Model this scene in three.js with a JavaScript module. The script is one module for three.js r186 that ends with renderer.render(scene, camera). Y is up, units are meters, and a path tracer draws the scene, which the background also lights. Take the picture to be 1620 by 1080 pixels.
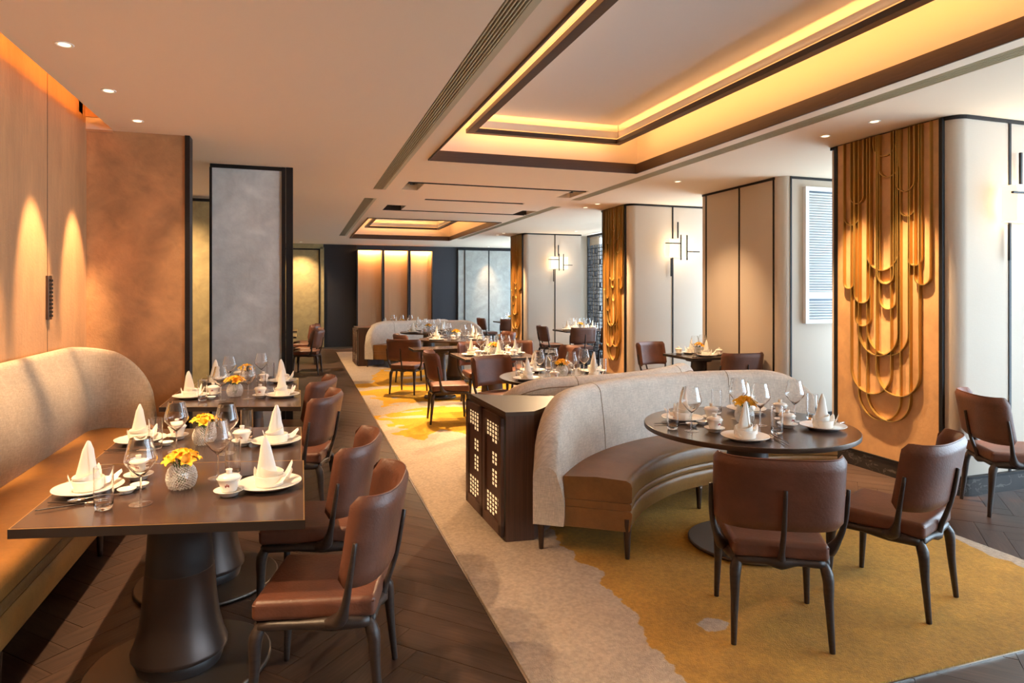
import * as THREE from 'three';
import { RoundedBoxGeometry } from 'three/addons/geometries/RoundedBoxGeometry.js';
import { mergeGeometries, mergeVertices, toCreasedNormals } from 'three/addons/utils/BufferGeometryUtils.js';
import { RectAreaLightUniformsLib } from 'three/addons/lights/RectAreaLightUniformsLib.js';

// ───────────────────────── camera, sky, exposure ─────────────────────────
// x runs right, y up, z = -d where d is the depth along the hall
const scene = new THREE.Scene();
const renderer = new THREE.WebGLRenderer();
renderer.toneMapping = THREE.LinearToneMapping;
renderer.toneMappingExposure = 1.07;
renderer.shadowMap.enabled = true;
RectAreaLightUniformsLib.init();
const camera = new THREE.PerspectiveCamera(2 * Math.atan(540 / 1020) * 180 / Math.PI, 1620 / 1080, 0.05, 200);
camera.position.set(0, 1.6, 0);
camera.rotation.set(0, -Math.atan(334 / 1020), 0);
camera.setViewOffset(1620, 1080, 0, 78, 1620, 1080);      // shift lens: level camera, horizon above the middle
scene.add(camera);
scene.background = new THREE.Color().setRGB(0.62, 0.82, 1.0);   // bright overcast sky
scene.backgroundIntensity = 9.5;
const LED = 30, SPOT = 1;                                     // overall levels of cove strips and of downlights
const AMBER = new THREE.Color().setRGB(1, 0.45, 0.13), WARM = new THREE.Color().setRGB(1, 0.66, 0.36), SOFT = new THREE.Color().setRGB(1, 0.80, 0.58);

// ───────────────────────── helpers ─────────────────────────
let seed = 7;
const rnd = () => { seed = (seed * 1664525 + 1013904223) >>> 0; return seed / 4294967296; };
const rr = (a, b) => a + (b - a) * rnd();
const hash = (x, y, k) => { let h = (x * 374761393 + y * 668265263 + k * 982451653) | 0; h = Math.imul(h ^ (h >>> 13), 1274126177); return ((h ^ (h >>> 16)) >>> 0) / 4294967296; };
function vnoise(x, y, px, py, k) {            // periodic value noise
  const xi = Math.floor(x), yi = Math.floor(y), fx = x - xi, fy = y - yi;
  const sx = fx * fx * (3 - 2 * fx), sy = fy * fy * (3 - 2 * fy);
  const m = (a, p) => ((a % p) + p) % p;
  const a = hash(m(xi, px), m(yi, py), k), b = hash(m(xi + 1, px), m(yi, py), k), c = hash(m(xi, px), m(yi + 1, py), k), d = hash(m(xi + 1, px), m(yi + 1, py), k);
  return (a + (b - a) * sx) * (1 - sy) + (c + (d - c) * sx) * sy;
}
function fbm(u, v, px, py, oct, k) {
  let s = 0, a = 0.5, t = 0;
  for (let i = 0; i < oct; i++) { s += a * vnoise(u * px, v * py, px, py, k + i * 17); t += a; a *= 0.55; px *= 2; py *= 2; }
  return s / t;
}
function tex(n, m, fn, srgb = true) {
  const data = new Uint8Array(n * m * 4);
  for (let j = 0; j < m; j++) for (let i = 0; i < n; i++) {
    const c = fn((i + 0.5) / n, (j + 0.5) / m), o = (j * n + i) * 4;
    if (typeof c === 'number') { const q = Math.max(0, Math.min(255, c * 255)); data[o] = data[o + 1] = data[o + 2] = q; }
    else for (let q = 0; q < 3; q++) data[o + q] = Math.max(0, Math.min(255, c[q] * 255));
    data[o + 3] = 255;
  }
  const t = new THREE.DataTexture(data, n, m, THREE.RGBAFormat);
  t.wrapS = t.wrapT = THREE.RepeatWrapping; t.magFilter = THREE.LinearFilter; t.minFilter = THREE.LinearMipmapLinearFilter; t.generateMipmaps = true;
  if (srgb) t.colorSpace = THREE.SRGBColorSpace;
  t.needsUpdate = true;
  return t;
}
const rep = (t, sx, sy) => { t.repeat.set(1 / sx, 1 / sy); return t; };    // uv are metres
const S = (r, g, b) => new THREE.Color().setRGB(r / 255, g / 255, b / 255, THREE.SRGBColorSpace);
const mul = (c, f) => [c[0] / 255 * f, c[1] / 255 * f, c[2] / 255 * f];
const mix3 = (a, b, t) => [a[0] + (b[0] - a[0]) * t, a[1] + (b[1] - a[1]) * t, a[2] + (b[2] - a[2]) * t];
const std = (o) => new THREE.MeshStandardMaterial({ roughness: 0.7, ...o });
const phy = (o) => new THREE.MeshPhysicalMaterial({ roughness: 0.5, ...o });

function fixGeo(g) {
  if (g.index) g = g.toNonIndexed();
  if (!g.attributes.normal) g.computeVertexNormals();
  for (const k of Object.keys(g.attributes)) if (!['position', 'normal', 'uv'].includes(k)) g.deleteAttribute(k);
  return g;
}
function boxUV(g, swap) {                       // uv in metres from the facing of each triangle
  g = fixGeo(g);
  const p = g.attributes.position, uv = new Float32Array(p.count * 2), a = new THREE.Vector3(), b = new THREE.Vector3(), c = new THREE.Vector3();
  for (let i = 0; i < p.count; i += 3) {
    a.fromBufferAttribute(p, i); b.fromBufferAttribute(p, i + 1); c.fromBufferAttribute(p, i + 2);
    const n = b.clone().sub(a).cross(c.clone().sub(a)), nx = Math.abs(n.x), ny = Math.abs(n.y), nz = Math.abs(n.z);
    [a, b, c].forEach((v, k) => {
      let s, t;
      if (ny >= nx && ny >= nz) { s = v.x; t = v.z; } else if (nx >= nz) { s = v.z; t = v.y; } else { s = v.x; t = v.y; }
      if (swap) [s, t] = [t, s];
      uv[(i + k) * 2] = s; uv[(i + k) * 2 + 1] = t;
    });
  }
  g.setAttribute('uv', new THREE.BufferAttribute(uv, 2));
  return g;
}
const merge = (l) => mergeGeometries(l.map((g) => { g = fixGeo(g); if (!g.attributes.uv) g = boxUV(g); return g; }), false);
const box = (x0, x1, y0, y1, d0, d1, r = 0) => {
  const w = x1 - x0, h = y1 - y0, d = d1 - d0;
  const g = r ? new RoundedBoxGeometry(w, h, d, 2, Math.min(r, w / 2.01, h / 2.01, d / 2.01)) : new THREE.BoxGeometry(w, h, d);
  g.translate((x0 + x1) / 2, (y0 + y1) / 2, -(d0 + d1) / 2);
  return boxUV(g);
};
const lbox = (w, h, d, x, y, z, r = 0) => box(x - w / 2, x + w / 2, y - h / 2, y + h / 2, -z - d / 2, -z + d / 2, r);   // local box by centre
const lathe = (pts, seg = 24) => new THREE.LatheGeometry(pts.map((p) => new THREE.Vector2(p[0], p[1])), seg);
function sweepTube(pts, rad, sides = 8, flat = 1, cap = true) {      // tapered tube through pts; rad per point
  const curve = new THREE.CatmullRomCurve3(pts.map((p) => new THREE.Vector3(...p)), false, 'centripetal');
  const n = Math.max(2, (pts.length - 1) * 4), fr = curve.computeFrenetFrames(n, false), pos = [], idx = [];
  for (let i = 0; i <= n; i++) {
    const t = i / n, c = curve.getPoint(t), q = t * (rad.length - 1), k = Math.min(rad.length - 2, Math.floor(q)), r = rad[k] + (rad[k + 1] - rad[k]) * (q - k);
    for (let j = 0; j < sides; j++) {
      const a = (j + 0.5) / sides * Math.PI * 2, ca = Math.cos(a) * r, sa = Math.sin(a) * r * flat;
      pos.push(c.x + fr.normals[i].x * ca + fr.binormals[i].x * sa, c.y + fr.normals[i].y * ca + fr.binormals[i].y * sa, c.z + fr.normals[i].z * ca + fr.binormals[i].z * sa);
    }
  }
  for (let i = 0; i < n; i++) for (let j = 0; j < sides; j++) {
    const a = i * sides + j, b = i * sides + (j + 1) % sides, c = a + sides, d = b + sides;
    idx.push(a, b, c, b, d, c);
  }
  if (cap) for (const [s, f] of [[0, 1], [n * sides, 0]]) for (let j = 1; j < sides - 1; j++) f ? idx.push(s, s + j + 1, s + j) : idx.push(s, s + j, s + j + 1);
  const g = new THREE.BufferGeometry();
  g.setAttribute('position', new THREE.Float32BufferAttribute(pos, 3)); g.setIndex(idx); g.computeVertexNormals();
  return boxUV(g);
}
function bar(a, b, w, h) {                      // straight bar with a rectangular section between two points
  const A = new THREE.Vector3(...a), B = new THREE.Vector3(...b), L = A.distanceTo(B), g = new THREE.BoxGeometry(w, h, L);
  const o = new THREE.Object3D(); o.position.copy(A).add(B).multiplyScalar(0.5); o.lookAt(B); o.updateMatrix();
  g.applyMatrix4(o.matrix);
  return boxUV(g);
}
// sweep of a closed section along a ground path; path: {x,d,nx,nd,s}; section(i) -> [[offset along n, y], ...] (same count everywhere)
function sweepPath(path, section, crease = 0.6) {
  const pos = [], uv = [], idx = [], m = section(0).length, n = path.length;
  path.forEach((p, i) => {
    const sec = section(i); let l = 0;
    for (let j = 0; j <= m; j++) {
      const q = sec[j % m]; if (j) l += Math.hypot(q[0] - sec[j - 1][0], q[1] - sec[j - 1][1]);
      pos.push(p.x + p.nx * q[0], q[1], -(p.d + p.nd * q[0])); uv.push(p.s, l);
    }
  });
  const w = m + 1;
  for (let i = 0; i < n - 1; i++) for (let j = 0; j < m; j++) { const a = i * w + j, b = a + 1, c = a + w, d = c + 1; idx.push(a, c, b, b, c, d); }
  for (const [i, f] of [[0, 1], [n - 1, 0]]) {
    const sec = section(i), sh = THREE.ShapeUtils.triangulateShape(sec.map((q) => new THREE.Vector2(q[0], q[1])), []);
    const base = pos.length / 3, p = path[i];
    sec.forEach((q) => { pos.push(p.x + p.nx * q[0], q[1], -(p.d + p.nd * q[0])); uv.push(q[0], q[1]); });
    sh.forEach((t) => f ? idx.push(base + t[0], base + t[1], base + t[2]) : idx.push(base + t[0], base + t[2], base + t[1]));
  }
  let g = new THREE.BufferGeometry();
  g.setAttribute('position', new THREE.Float32BufferAttribute(pos, 3)); g.setAttribute('uv', new THREE.Float32BufferAttribute(uv, 2)); g.setIndex(idx);
  g = toCreasedNormals(g, crease);
  return g;
}
function arcPath(cx, cd, r, a0, a1, n, sign = 1) {       // angles in degrees in the x-d plane; n points away from the centre
  const out = [];
  for (let i = 0; i <= n; i++) { const a = (a0 + (a1 - a0) * i / n) * Math.PI / 180; out.push({ x: cx + r * Math.cos(a), d: cd + r * Math.sin(a), nx: sign * Math.cos(a), nd: sign * Math.sin(a), s: Math.abs(a - a0 * Math.PI / 180) * r }); }
  return out;
}
function prism(pts, y0, y1, bev = 0) {          // footprint [[x,d],...] raised from y0 to y1
  const sh = new THREE.Shape(pts.map((p) => new THREE.Vector2(p[0], p[1])));
  const g = new THREE.ExtrudeGeometry(sh, { depth: y1 - y0 - 2 * bev, bevelEnabled: bev > 0, bevelThickness: bev, bevelSize: bev, bevelOffset: -bev, bevelSegments: 2, curveSegments: 10 });
  g.rotateX(-Math.PI / 2); g.translate(0, y0 + bev, 0);
  return boxUV(g);
}
const taken = {};
function numbered(n) { const k = taken[n] = (taken[n] ?? -1) + 1; return k ? n + '_' + String(k).padStart(3, '0') : n; }
function mesh(name, g, mat, parent) {
  const m = new THREE.Mesh(g, mat); m.name = parent ? name : numbered(name); m.castShadow = m.receiveShadow = true;
  (parent || scene).add(m);
  return m;
}
function struct(name, g, mat, label, category) { const m = mesh(name, g, mat); m.userData = { kind: 'structure', label, category }; return m; }
function thing(name, label, category, pos = [0, 0, 0], turn = 0, group) {
  const o = new THREE.Group(); o.name = numbered(name); o.position.set(...pos); o.rotation.y = turn;
  o.userData = { label, category }; if (group) o.userData.group = group;
  scene.add(o);
  return o;
}
function put(proto, label, pos, turn = 0, group) {      // first use places the prototype, later uses place clones
  let o = proto;
  if (proto.userData.used) { o = proto.clone(); o.name = numbered(proto.userData.base); }
  else { proto.userData.used = true; proto.name = numbered(proto.userData.base); }
  scene.add(o); o.position.set(...pos); o.rotation.y = turn;
  o.userData = { ...proto.userData, label, category: proto.userData.category }; if (group) o.userData.group = group; else delete o.userData.group;
  return o;
}
function proto(base, category) { const o = new THREE.Group(); o.userData = { base, category, used: false }; return o; }
const face = (fx, fd) => Math.atan2(-fx, fd);           // turn that makes local -z look along (fx, fd)
function spot(x, y, d, tx, ty, td, cd, half, pen, color = WARM, parent = scene) {
  const l = new THREE.SpotLight(color, cd * SPOT, 0, half * Math.PI / 180, pen, 2);
  l.position.set(x, y, -d); l.target.position.set(tx, ty, -td); l.castShadow = true; l.shadow.radius = 1.5; l.shadow.mapSize.set(1024, 1024);
  parent.add(l); parent.add(l.target);
  return l;
}
function strip(w, h, pos, look, nits, color) {          // area light of a light strip, looking towards a point
  const l = new THREE.RectAreaLight(color, nits, w, h);
  l.position.set(...pos); l.lookAt(...look); scene.add(l);
  return l;
}

// ───────────────────────── materials ─────────────────────────
const M = {};
{
  const plaster = (c, k, amt, px = 5, py = 5) => tex(512, 512, (u, v) => {
    const w = fbm(u, v, 3, 3, 3, k + 90) * 0.35, n = fbm(u + w, v + w * 0.6, px, py, 5, k), s = fbm(u, v, 24, 24, 3, k + 40);
    return mul(c, 1 + amt * (n - 0.5) * 2 + 0.06 * (s - 0.5));
  });
  const wallT = rep(tex(512, 512, (u, v) => { const n = fbm(u, v, 6, 2, 5, 3), g = fbm(u, v, 70, 8, 3, 5), p = fbm(u, v, 3, 3, 3, 11); return mul([184, 136, 92], 1 + 0.20 * (n - 0.5) + 0.09 * (g - 0.5) + 0.14 * (p - 0.5)); }), 1.3, 1.3);
  const fineB = rep(tex(512, 512, (u, v) => 0.6 * fbm(u, v, 60, 60, 3, 21) + 0.4 * fbm(u, v, 9, 9, 4, 22), false), 1, 1);
  M.wall = std({ map: wallT, bumpMap: fineB, bumpScale: 0.002, roughness: 0.62 });
  M.brownPanel = std({ map: rep(plaster([184, 136, 92], 31, 0.22, 5, 5), 1.1, 1.1), bumpMap: fineB, bumpScale: 0.002, roughness: 0.6 });
  M.greyPanel = std({ map: rep(plaster([222, 222, 218], 51, 0.14, 5, 5), 1.2, 1.2), bumpMap: fineB, bumpScale: 0.0015, roughness: 0.55 });
  M.paleTexture = std({ map: rep(plaster([158, 156, 148], 61, 0.10, 9, 9), 1.2, 1.2), roughness: 0.7 });
  M.olivePanel = std({ map: rep(plaster([176, 158, 112], 71, 0.10, 12, 12), 1.2, 1.2), roughness: 0.7 });
  M.ceiling = std({ color: S(236, 216, 190), roughness: 0.85 });  // cream paint, tint pushed warmer to stand in for warm bounce light
  M.trayTop = std({ color: S(218, 208, 198), roughness: 0.75 });
  M.vent = std({ color: S(190, 180, 150), roughness: 0.6 });
  const clothW = (c, k) => rep(tex(512, 512, (u, v) => { const a = fbm(u, v, 14, 128, 2, k), b = fbm(u, v, 128, 14, 2, k + 9), n = fbm(u, v, 4, 4, 3, k + 5); return mul(c, 1 + 0.17 * (a - 0.5) + 0.17 * (b - 0.5) + 0.05 * (n - 0.5)); }), 0.3, 0.3);
  const clothB = rep(tex(512, 512, (u, v) => 0.5 * fbm(u, v, 14, 128, 2, 7) + 0.5 * fbm(u, v, 128, 14, 2, 8), false), 0.3, 0.3);
  M.pillar = std({ color: S(202, 188, 172), roughness: 0.85, bumpMap: clothB, bumpScale: 0.0005 });
  M.fabric = std({ map: clothW([210, 202, 190], 201), bumpMap: clothB, bumpScale: 0.0006, roughness: 0.95 });
  M.banqFabric = std({ map: clothW([178, 156, 130], 221), bumpMap: clothB, bumpScale: 0.0006, roughness: 0.92 });
  M.piping = std({ color: S(150, 128, 104), roughness: 0.8 });
  const leatherB = rep(tex(512, 512, (u, v) => 0.5 * fbm(u, v, 48, 48, 3, 301) + 0.5 * fbm(u, v, 6, 6, 4, 302), false), 0.35, 0.35);
  const leather = (c, k, a) => rep(tex(256, 256, (u, v) => { const n = fbm(u, v, 4, 4, 5, k), s = fbm(u, v, 30, 30, 2, k + 3); return mul(c, 1 + a * (n - 0.5) + 0.07 * (s - 0.5)); }), 0.5, 0.5);
  M.chairLeather = std({ map: leather([106, 66, 50], 311, 0.34), bumpMap: leatherB, bumpScale: 0.0015, roughness: 0.42 });
  M.chairPiping = std({ color: S(108, 66, 50), roughness: 0.4 });
  M.sofaLeather = std({ map: leather([136, 96, 54], 321, 0.2), bumpMap: leatherB, bumpScale: 0.0012, roughness: 0.32 });
  M.banqLeather = std({ map: leather([168, 116, 58], 331, 0.2), bumpMap: leatherB, bumpScale: 0.0012, roughness: 0.42 });
  const woodT = (c, k, amt) => tex(512, 512, (u, v) => { const w = fbm(u, v, 3, 3, 3, k + 1) * 0.12, g = fbm(u + w * 0.2, v + w, 3, 44, 4, k), n = fbm(u, v, 2, 160, 2, k + 8); return mul(c, 1 + amt * (g - 0.5) + amt * 0.5 * (n - 0.5)); });
  M.tableWood = phy({ map: rep(woodT([70, 52, 44], 401, 0.55), 0.9, 0.6), roughness: 0.26, clearcoat: 0.3, clearcoatRoughness: 0.15 });
  M.tableEdge = std({ color: S(44, 36, 33), roughness: 0.45 });
  M.brass = std({ color: S(214, 180, 128), metalness: 0.9, roughness: 0.32 });
  M.bronze = std({ color: S(86, 70, 60), metalness: 0.75, roughness: 0.38 });
  M.pedestal = std({ color: S(82, 68, 62), metalness: 0.55, roughness: 0.36 });
  M.baseDisc = std({ color: S(104, 94, 86), metalness: 0.7, roughness: 0.34 });
  M.darkTrim = std({ color: S(48, 41, 40), roughness: 0.45 });
  M.blackPanel = std({ color: S(44, 44, 50), roughness: 0.6 });
  M.blackMetal = std({ color: S(36, 34, 35), metalness: 0.5, roughness: 0.45 });
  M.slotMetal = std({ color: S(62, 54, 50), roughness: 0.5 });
  M.duct = std({ color: S(200, 188, 168), roughness: 0.7 });
  M.trayTrim = std({ map: rep(woodT([62, 46, 40], 421, 0.3), 0.6, 0.6), roughness: 0.38 });
  M.frameWood = std({ map: rep(woodT([56, 45, 40], 431, 0.35), 0.3, 0.3), roughness: 0.42 });
  M.cabinetWood = std({ map: rep(tex(512, 256, (u, v) => { const g = fbm(u, v, 90, 2, 3, 441); return mul([84, 58, 46], 1 + 0.5 * (g - 0.5)); }), 0.6, 0.6), roughness: 0.5 });
  M.cabinetTop = std({ color: S(84, 70, 60), roughness: 0.4 });
  M.marble = std({ map: rep(tex(512, 256, (u, v) => { const w = fbm(u, v, 4, 4, 4, 451), s = Math.abs(fbm(u + w * 0.4, v, 6, 3, 4, 452) - 0.5); return s < 0.02 ? mul([92, 86, 80], 1) : mul([44, 38, 36], 0.8 + 0.6 * w); }), 0.8, 0.4), roughness: 0.28 });
  M.slatWood = std({ color: S(222, 184, 146), roughness: 0.6 });
  M.sculptPanel = std({ map: rep(plaster([206, 158, 108], 81, 0.12, 4, 4), 1, 1), bumpMap: fineB, bumpScale: 0.001, roughness: 0.6 });
  M.gold = std({ color: S(186, 152, 86), metalness: 0.75, roughness: 0.36 });
  M.white = std({ color: S(236, 236, 234), roughness: 0.5 });
  M.porcelain = phy({ color: S(244, 240, 232), roughness: 0.22, clearcoat: 0.5, clearcoatRoughness: 0.1 });
  M.linen = std({ color: S(246, 242, 232), roughness: 0.9, bumpMap: clothB, bumpScale: 0.0004, side: THREE.DoubleSide });
  M.glass = phy({ color: 0xffffff, roughness: 0.0, transmission: 1, thickness: 0.002, ior: 1.5 });
  M.glassThin = phy({ color: 0xffffff, roughness: 0.03, transmission: 0.96, thickness: 0, ior: 1.6, side: THREE.DoubleSide });
  M.crystal = phy({ color: 0xffffff, roughness: 0.06, transmission: 0.92, thickness: 0, ior: 1.6, side: THREE.DoubleSide });
  M.crackle = phy({ color: S(250, 248, 242), roughness: 0.1, transmission: 0.15, thickness: 0, ior: 1.7, side: THREE.DoubleSide });
  M.pane = phy({ color: 0xffffff, roughness: 0.0, transmission: 1, thickness: 0 });
  M.redMark = std({ color: S(150, 34, 34), roughness: 0.5 });
  M.silver = std({ color: S(214, 212, 208), metalness: 0.95, roughness: 0.2 });
  M.lacquer = std({ color: S(30, 24, 24), roughness: 0.3 });
  M.petal = std({ color: S(255, 214, 62), roughness: 0.7, side: THREE.DoubleSide });
  M.petal2 = std({ color: S(250, 184, 52), roughness: 0.7, side: THREE.DoubleSide });
  M.leaf = std({ color: S(74, 104, 40), roughness: 0.7, side: THREE.DoubleSide });
  M.lampGlow = std({ color: S(255, 240, 214), emissive: new THREE.Color().setRGB(1, 0.78, 0.50), emissiveIntensity: 1.15, roughness: 0.8 });
  M.bulbGlow = std({ color: S(255, 240, 220), emissive: new THREE.Color().setRGB(1, 0.72, 0.42), emissiveIntensity: 3.0 });
  M.ledGlow = std({ color: S(255, 220, 160), emissive: AMBER.clone(), emissiveIntensity: 1.0 });
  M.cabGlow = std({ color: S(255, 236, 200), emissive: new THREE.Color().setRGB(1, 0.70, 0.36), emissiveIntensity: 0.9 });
  M.concrete = std({ color: S(178, 184, 190), roughness: 0.85 });
  M.farGlass = std({ color: S(110, 130, 150), roughness: 0.3 });
  const plankG = woodT([84, 64, 54], 461, 0.5);
  M.planks = [[1, 1, 1], [0.88, 0.87, 0.87], [1.1, 1.06, 1.02], [0.94, 0.9, 0.88], [1.04, 1.03, 1.04]].map((c) => std({ map: rep(plankG, 0.7, 0.7), color: new THREE.Color().setRGB(...c.map((q) => q * 0.66)), roughness: 0.42 }));
  M.slab = std({ color: S(30, 24, 21), roughness: 0.8 });
}

// ───────────────────────── room shell ─────────────────────────
const CEIL = 3.0, DN = -6.0, DF = 19.6, XW = 6.95;
{
  struct('floor', box(-3.3, XW + 0.1, -0.22, -0.008, DN - 0.1, DF + 0.2), M.slab, 'dark brown herringbone timber floor beside the carpet', 'floor');
  const floor = scene.children[scene.children.length - 1];
  const W = 0.14, n = 5, L = W * n, g0 = boxUV(new THREE.BoxGeometry(L - 0.0025, 0.02, W - 0.0025)), c45 = Math.SQRT1_2, list = [];
  const g90 = g0.clone().rotateY(Math.PI / 2);
  const vis = (x, d) => (x > -1.8 && x < 1.2 && d > -1.4 && d < 18.9) || (x > 3.8 && x < 6.7 && d > -1.4 && d < 19) || (x > 0.83 && x < 4.2 && d > -1.4 && d < 2.3) || (x > -1.5 && x < 4.2 && d > 17.9 && d < 18.9);
  for (let r = -200; r < 260; r++) for (let m = -30; m < 30; m++) for (const v of [0, 1]) {
    const p = v ? (r + n) * W + 2 * L * m + W / 2 : r * W + 2 * L * m + L / 2, q = v ? (r - n + 1) * W + L / 2 : r * W + W / 2;
    const x = (p - q) * c45, d = (p + q) * c45;
    if (vis(x, d)) list.push({ x, d, v, k: Math.floor(hash(r, m, v + 3) * 5) });
  }
  const th = Math.atan(334 / 1020);
  for (const q of list) {
    const w = q.d * Math.cos(th) + q.x * Math.sin(th), u = q.x * Math.cos(th) - q.d * Math.sin(th);
    q.px = 810 + 1020 * u / w; q.w = w; q.py = 462 + 1632 / w;
    q.in = w > 0.6 && q.px > -40 && q.px < 1660 && q.py < 1130;
  }
  list.sort((a, b) => (a.in ? a.w : 1e3 + a.w) - (b.in ? b.w : 1e3 + b.w));
  const rest = M.planks.map(() => []);
  list.forEach((q, i) => {
    const o = new THREE.Object3D(); o.position.set(q.x, -0.01 + 0.0012 * (hash(i, 5, 9) - 0.5), -q.d); o.rotation.y = Math.PI / 4 + (q.v ? Math.PI / 2 : 0); o.updateMatrix();
    if (i < 300) { const b = mesh('plank', g0, M.planks[q.k], floor); b.position.copy(o.position); b.rotation.copy(o.rotation); }
    else rest[q.k].push(g0.clone().applyMatrix4(o.matrix));
  });
  rest.forEach((l, k) => { if (l.length) { const r = mesh('plank_field', merge(l), M.planks[k], floor); r.userData.kind = 'stuff'; } });
}
// left wall, returns, far walls
struct('wall_left', box(-1.95, -1.75, 0, 3.4, DN, 6.40), M.wall, 'tan leather textured wall with light scallops behind the banquette', 'wall');
struct('wall_far', box(-3.3, XW, 0, 3.2, DF, DF + 0.2), M.blackPanel, 'dark far wall holding three lit timber panels', 'wall');
struct('wall_back', box(-1.95, XW + 0.2, 0, 3.4, DN - 0.2, DN), M.pillar, 'cream end wall of the hall', 'wall');
struct('wall_side', box(-3.5, -3.3, 0, 3.2, 6.2, DF + 0.2), M.olivePanel, 'olive wall of the side room', 'wall');
struct('wall_niche', box(-3.3, -1.95, 0, 3.2, 6.2, 6.40), M.olivePanel, 'olive wall closing the side room behind the brown panel', 'wall');
{
  const t = thing('partition_panel', 'brown mottled plaster partition panel at the end of the banquette', 'partition', [0, 0, 0]);
  mesh('panel', box(-1.75, -0.985, 0, CEIL, 6.40, 6.52), M.brownPanel, t);
  mesh('upstand', merge([box(-1.75, -1.31, 3.1, 3.36, 6.365, 6.398), box(-1.75, -1.548, 2.98, 3.1, 6.385, 6.398)]), M.brownPanel, t);
  mesh('edge_trim', box(-0.985, -0.945, 0, CEIL, 6.38, 6.54), M.blackMetal, t);
  const g = thing('partition_panel', 'grey mottled plaster screen panel in a black frame with wide post', 'partition', [0, 0, 0]);
  mesh('panel', box(-0.92, -0.20, 0.02, 2.96, 7.70, 7.76), M.greyPanel, g);
  mesh('top_rail', box(-0.94, -0.20, 2.96, CEIL, 7.68, 7.78), M.blackMetal, g);
  mesh('side_rail', box(-0.945, -0.92, 0, 2.96, 7.68, 7.78), M.blackMetal, g);
  mesh('post', box(-0.205, -0.165, 0, CEIL, 7.67, 7.79), M.blackMetal, g);
  mesh('post', box(-0.160, -0.085, 0, CEIL, 7.66, 7.80), M.blackMetal, g);
  // olive wall seen through the gap between the two partitions
  const w = thing('wall_panel', 'pale olive wall panel with dark top trim seen between the partitions', 'panel');
  mesh('panel', box(-3.25, -0.90, 0, 2.93, 10.4, 10.5), M.olivePanel, w);
  mesh('top_trim', box(-3.25, -0.90, 2.93, 2.97, 10.38, 10.5), M.blackMetal, w);
  // far olive panel at the end of the aisle
  const f = thing('wall_panel', 'yellowish textured panel with thin dark frame left of the dark far wall', 'panel');
  mesh('panel', box(-1.6, 0.50, 0, 2.82, DF - 0.10, DF - 0.02), M.olivePanel, f);
  mesh('frame', merge([box(-1.6, 0.53, 2.82, 2.86, DF - 0.12, DF - 0.02), box(0.49, 0.53, 0, 2.82, DF - 0.12, DF - 0.02)]), M.blackMetal, f);
  mesh('surround', merge([box(-3.2, 0.62, 2.86, 3.0, DF - 0.09, DF - 0.02), box(0.53, 0.64, 0, 2.9, DF - 0.09, DF - 0.02)]), M.olivePanel, f);
  // three lit timber slat panels in the dark wall
  [[1.59, 2.29], [2.36, 3.06], [3.14, 3.80]].forEach(([x0, x1], i) => {
    const p = thing('slat_panel', ['tall timber slat panel lit from above, beside the dark left wall', 'tall timber slat panel lit from above, between two others', 'tall timber slat panel lit from above, beside the dark right wall'][i], 'panel', [0, 0, 0], 0, 'lit timber panels on the far wall');
    mesh('backing', box(x0, x1, 0.02, 2.84, DF - 0.05, DF), M.slatWood, p);
    const s = []; const k = 16;
    for (let j = 0; j < k; j++) { const a = x0 + (x1 - x0) * (j + 0.2) / k; s.push(box(a, a + (x1 - x0) / k * 0.62, 0.02, 2.82, DF - 0.075, DF - 0.05)); }
    mesh('slats', merge(s), M.slatWood, p);
    mesh('frame', merge([box(x0 - 0.033, x0, 0, 2.84, DF - 0.22, DF), box(x1, x1 + 0.033, 0, 2.84, DF - 0.22, DF), box(x0 - 0.033, x1 + 0.033, 2.84, 2.98, DF - 0.22, DF - 0.16)]), M.blackPanel, p);
    mesh('light_strip', box(x0 + 0.02, x1 - 0.02, 2.87, 2.89, DF - 0.155, DF - 0.135), M.ledGlow, p);
    strip(x1 - x0 - 0.05, 0.05, [(x0 + x1) / 2, 2.86, -(DF - 0.145)], [(x0 + x1) / 2, 0.4, -(DF - 0.10)], 520, AMBER);
  });
  // pale textured panels far right
  const q = thing('wall_panel', 'pale grey textured wall panels with thin dark joints in the far right corner', 'panel');
  mesh('panel', box(4.86, 5.60, 0, 2.9, DF - 0.10, DF - 0.02), M.paleTexture, q);
  mesh('panel', box(5.64, XW - 0.02, 0, 2.9, DF - 0.10, DF - 0.02), M.paleTexture, q);
  mesh('panel', box(4.64, 4.84, 0, 2.9, DF - 0.08, DF - 0.02), M.paleTexture, q);
  mesh('joint', merge([box(4.84, 4.86, 0, 2.9, DF - 0.11, DF - 0.02), box(5.60, 5.64, 0, 2.9, DF - 0.105, DF - 0.02), box(4.64, XW - 0.02, 2.9, 2.94, DF - 0.12, DF - 0.02)]), M.blackMetal, q);
}

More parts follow.
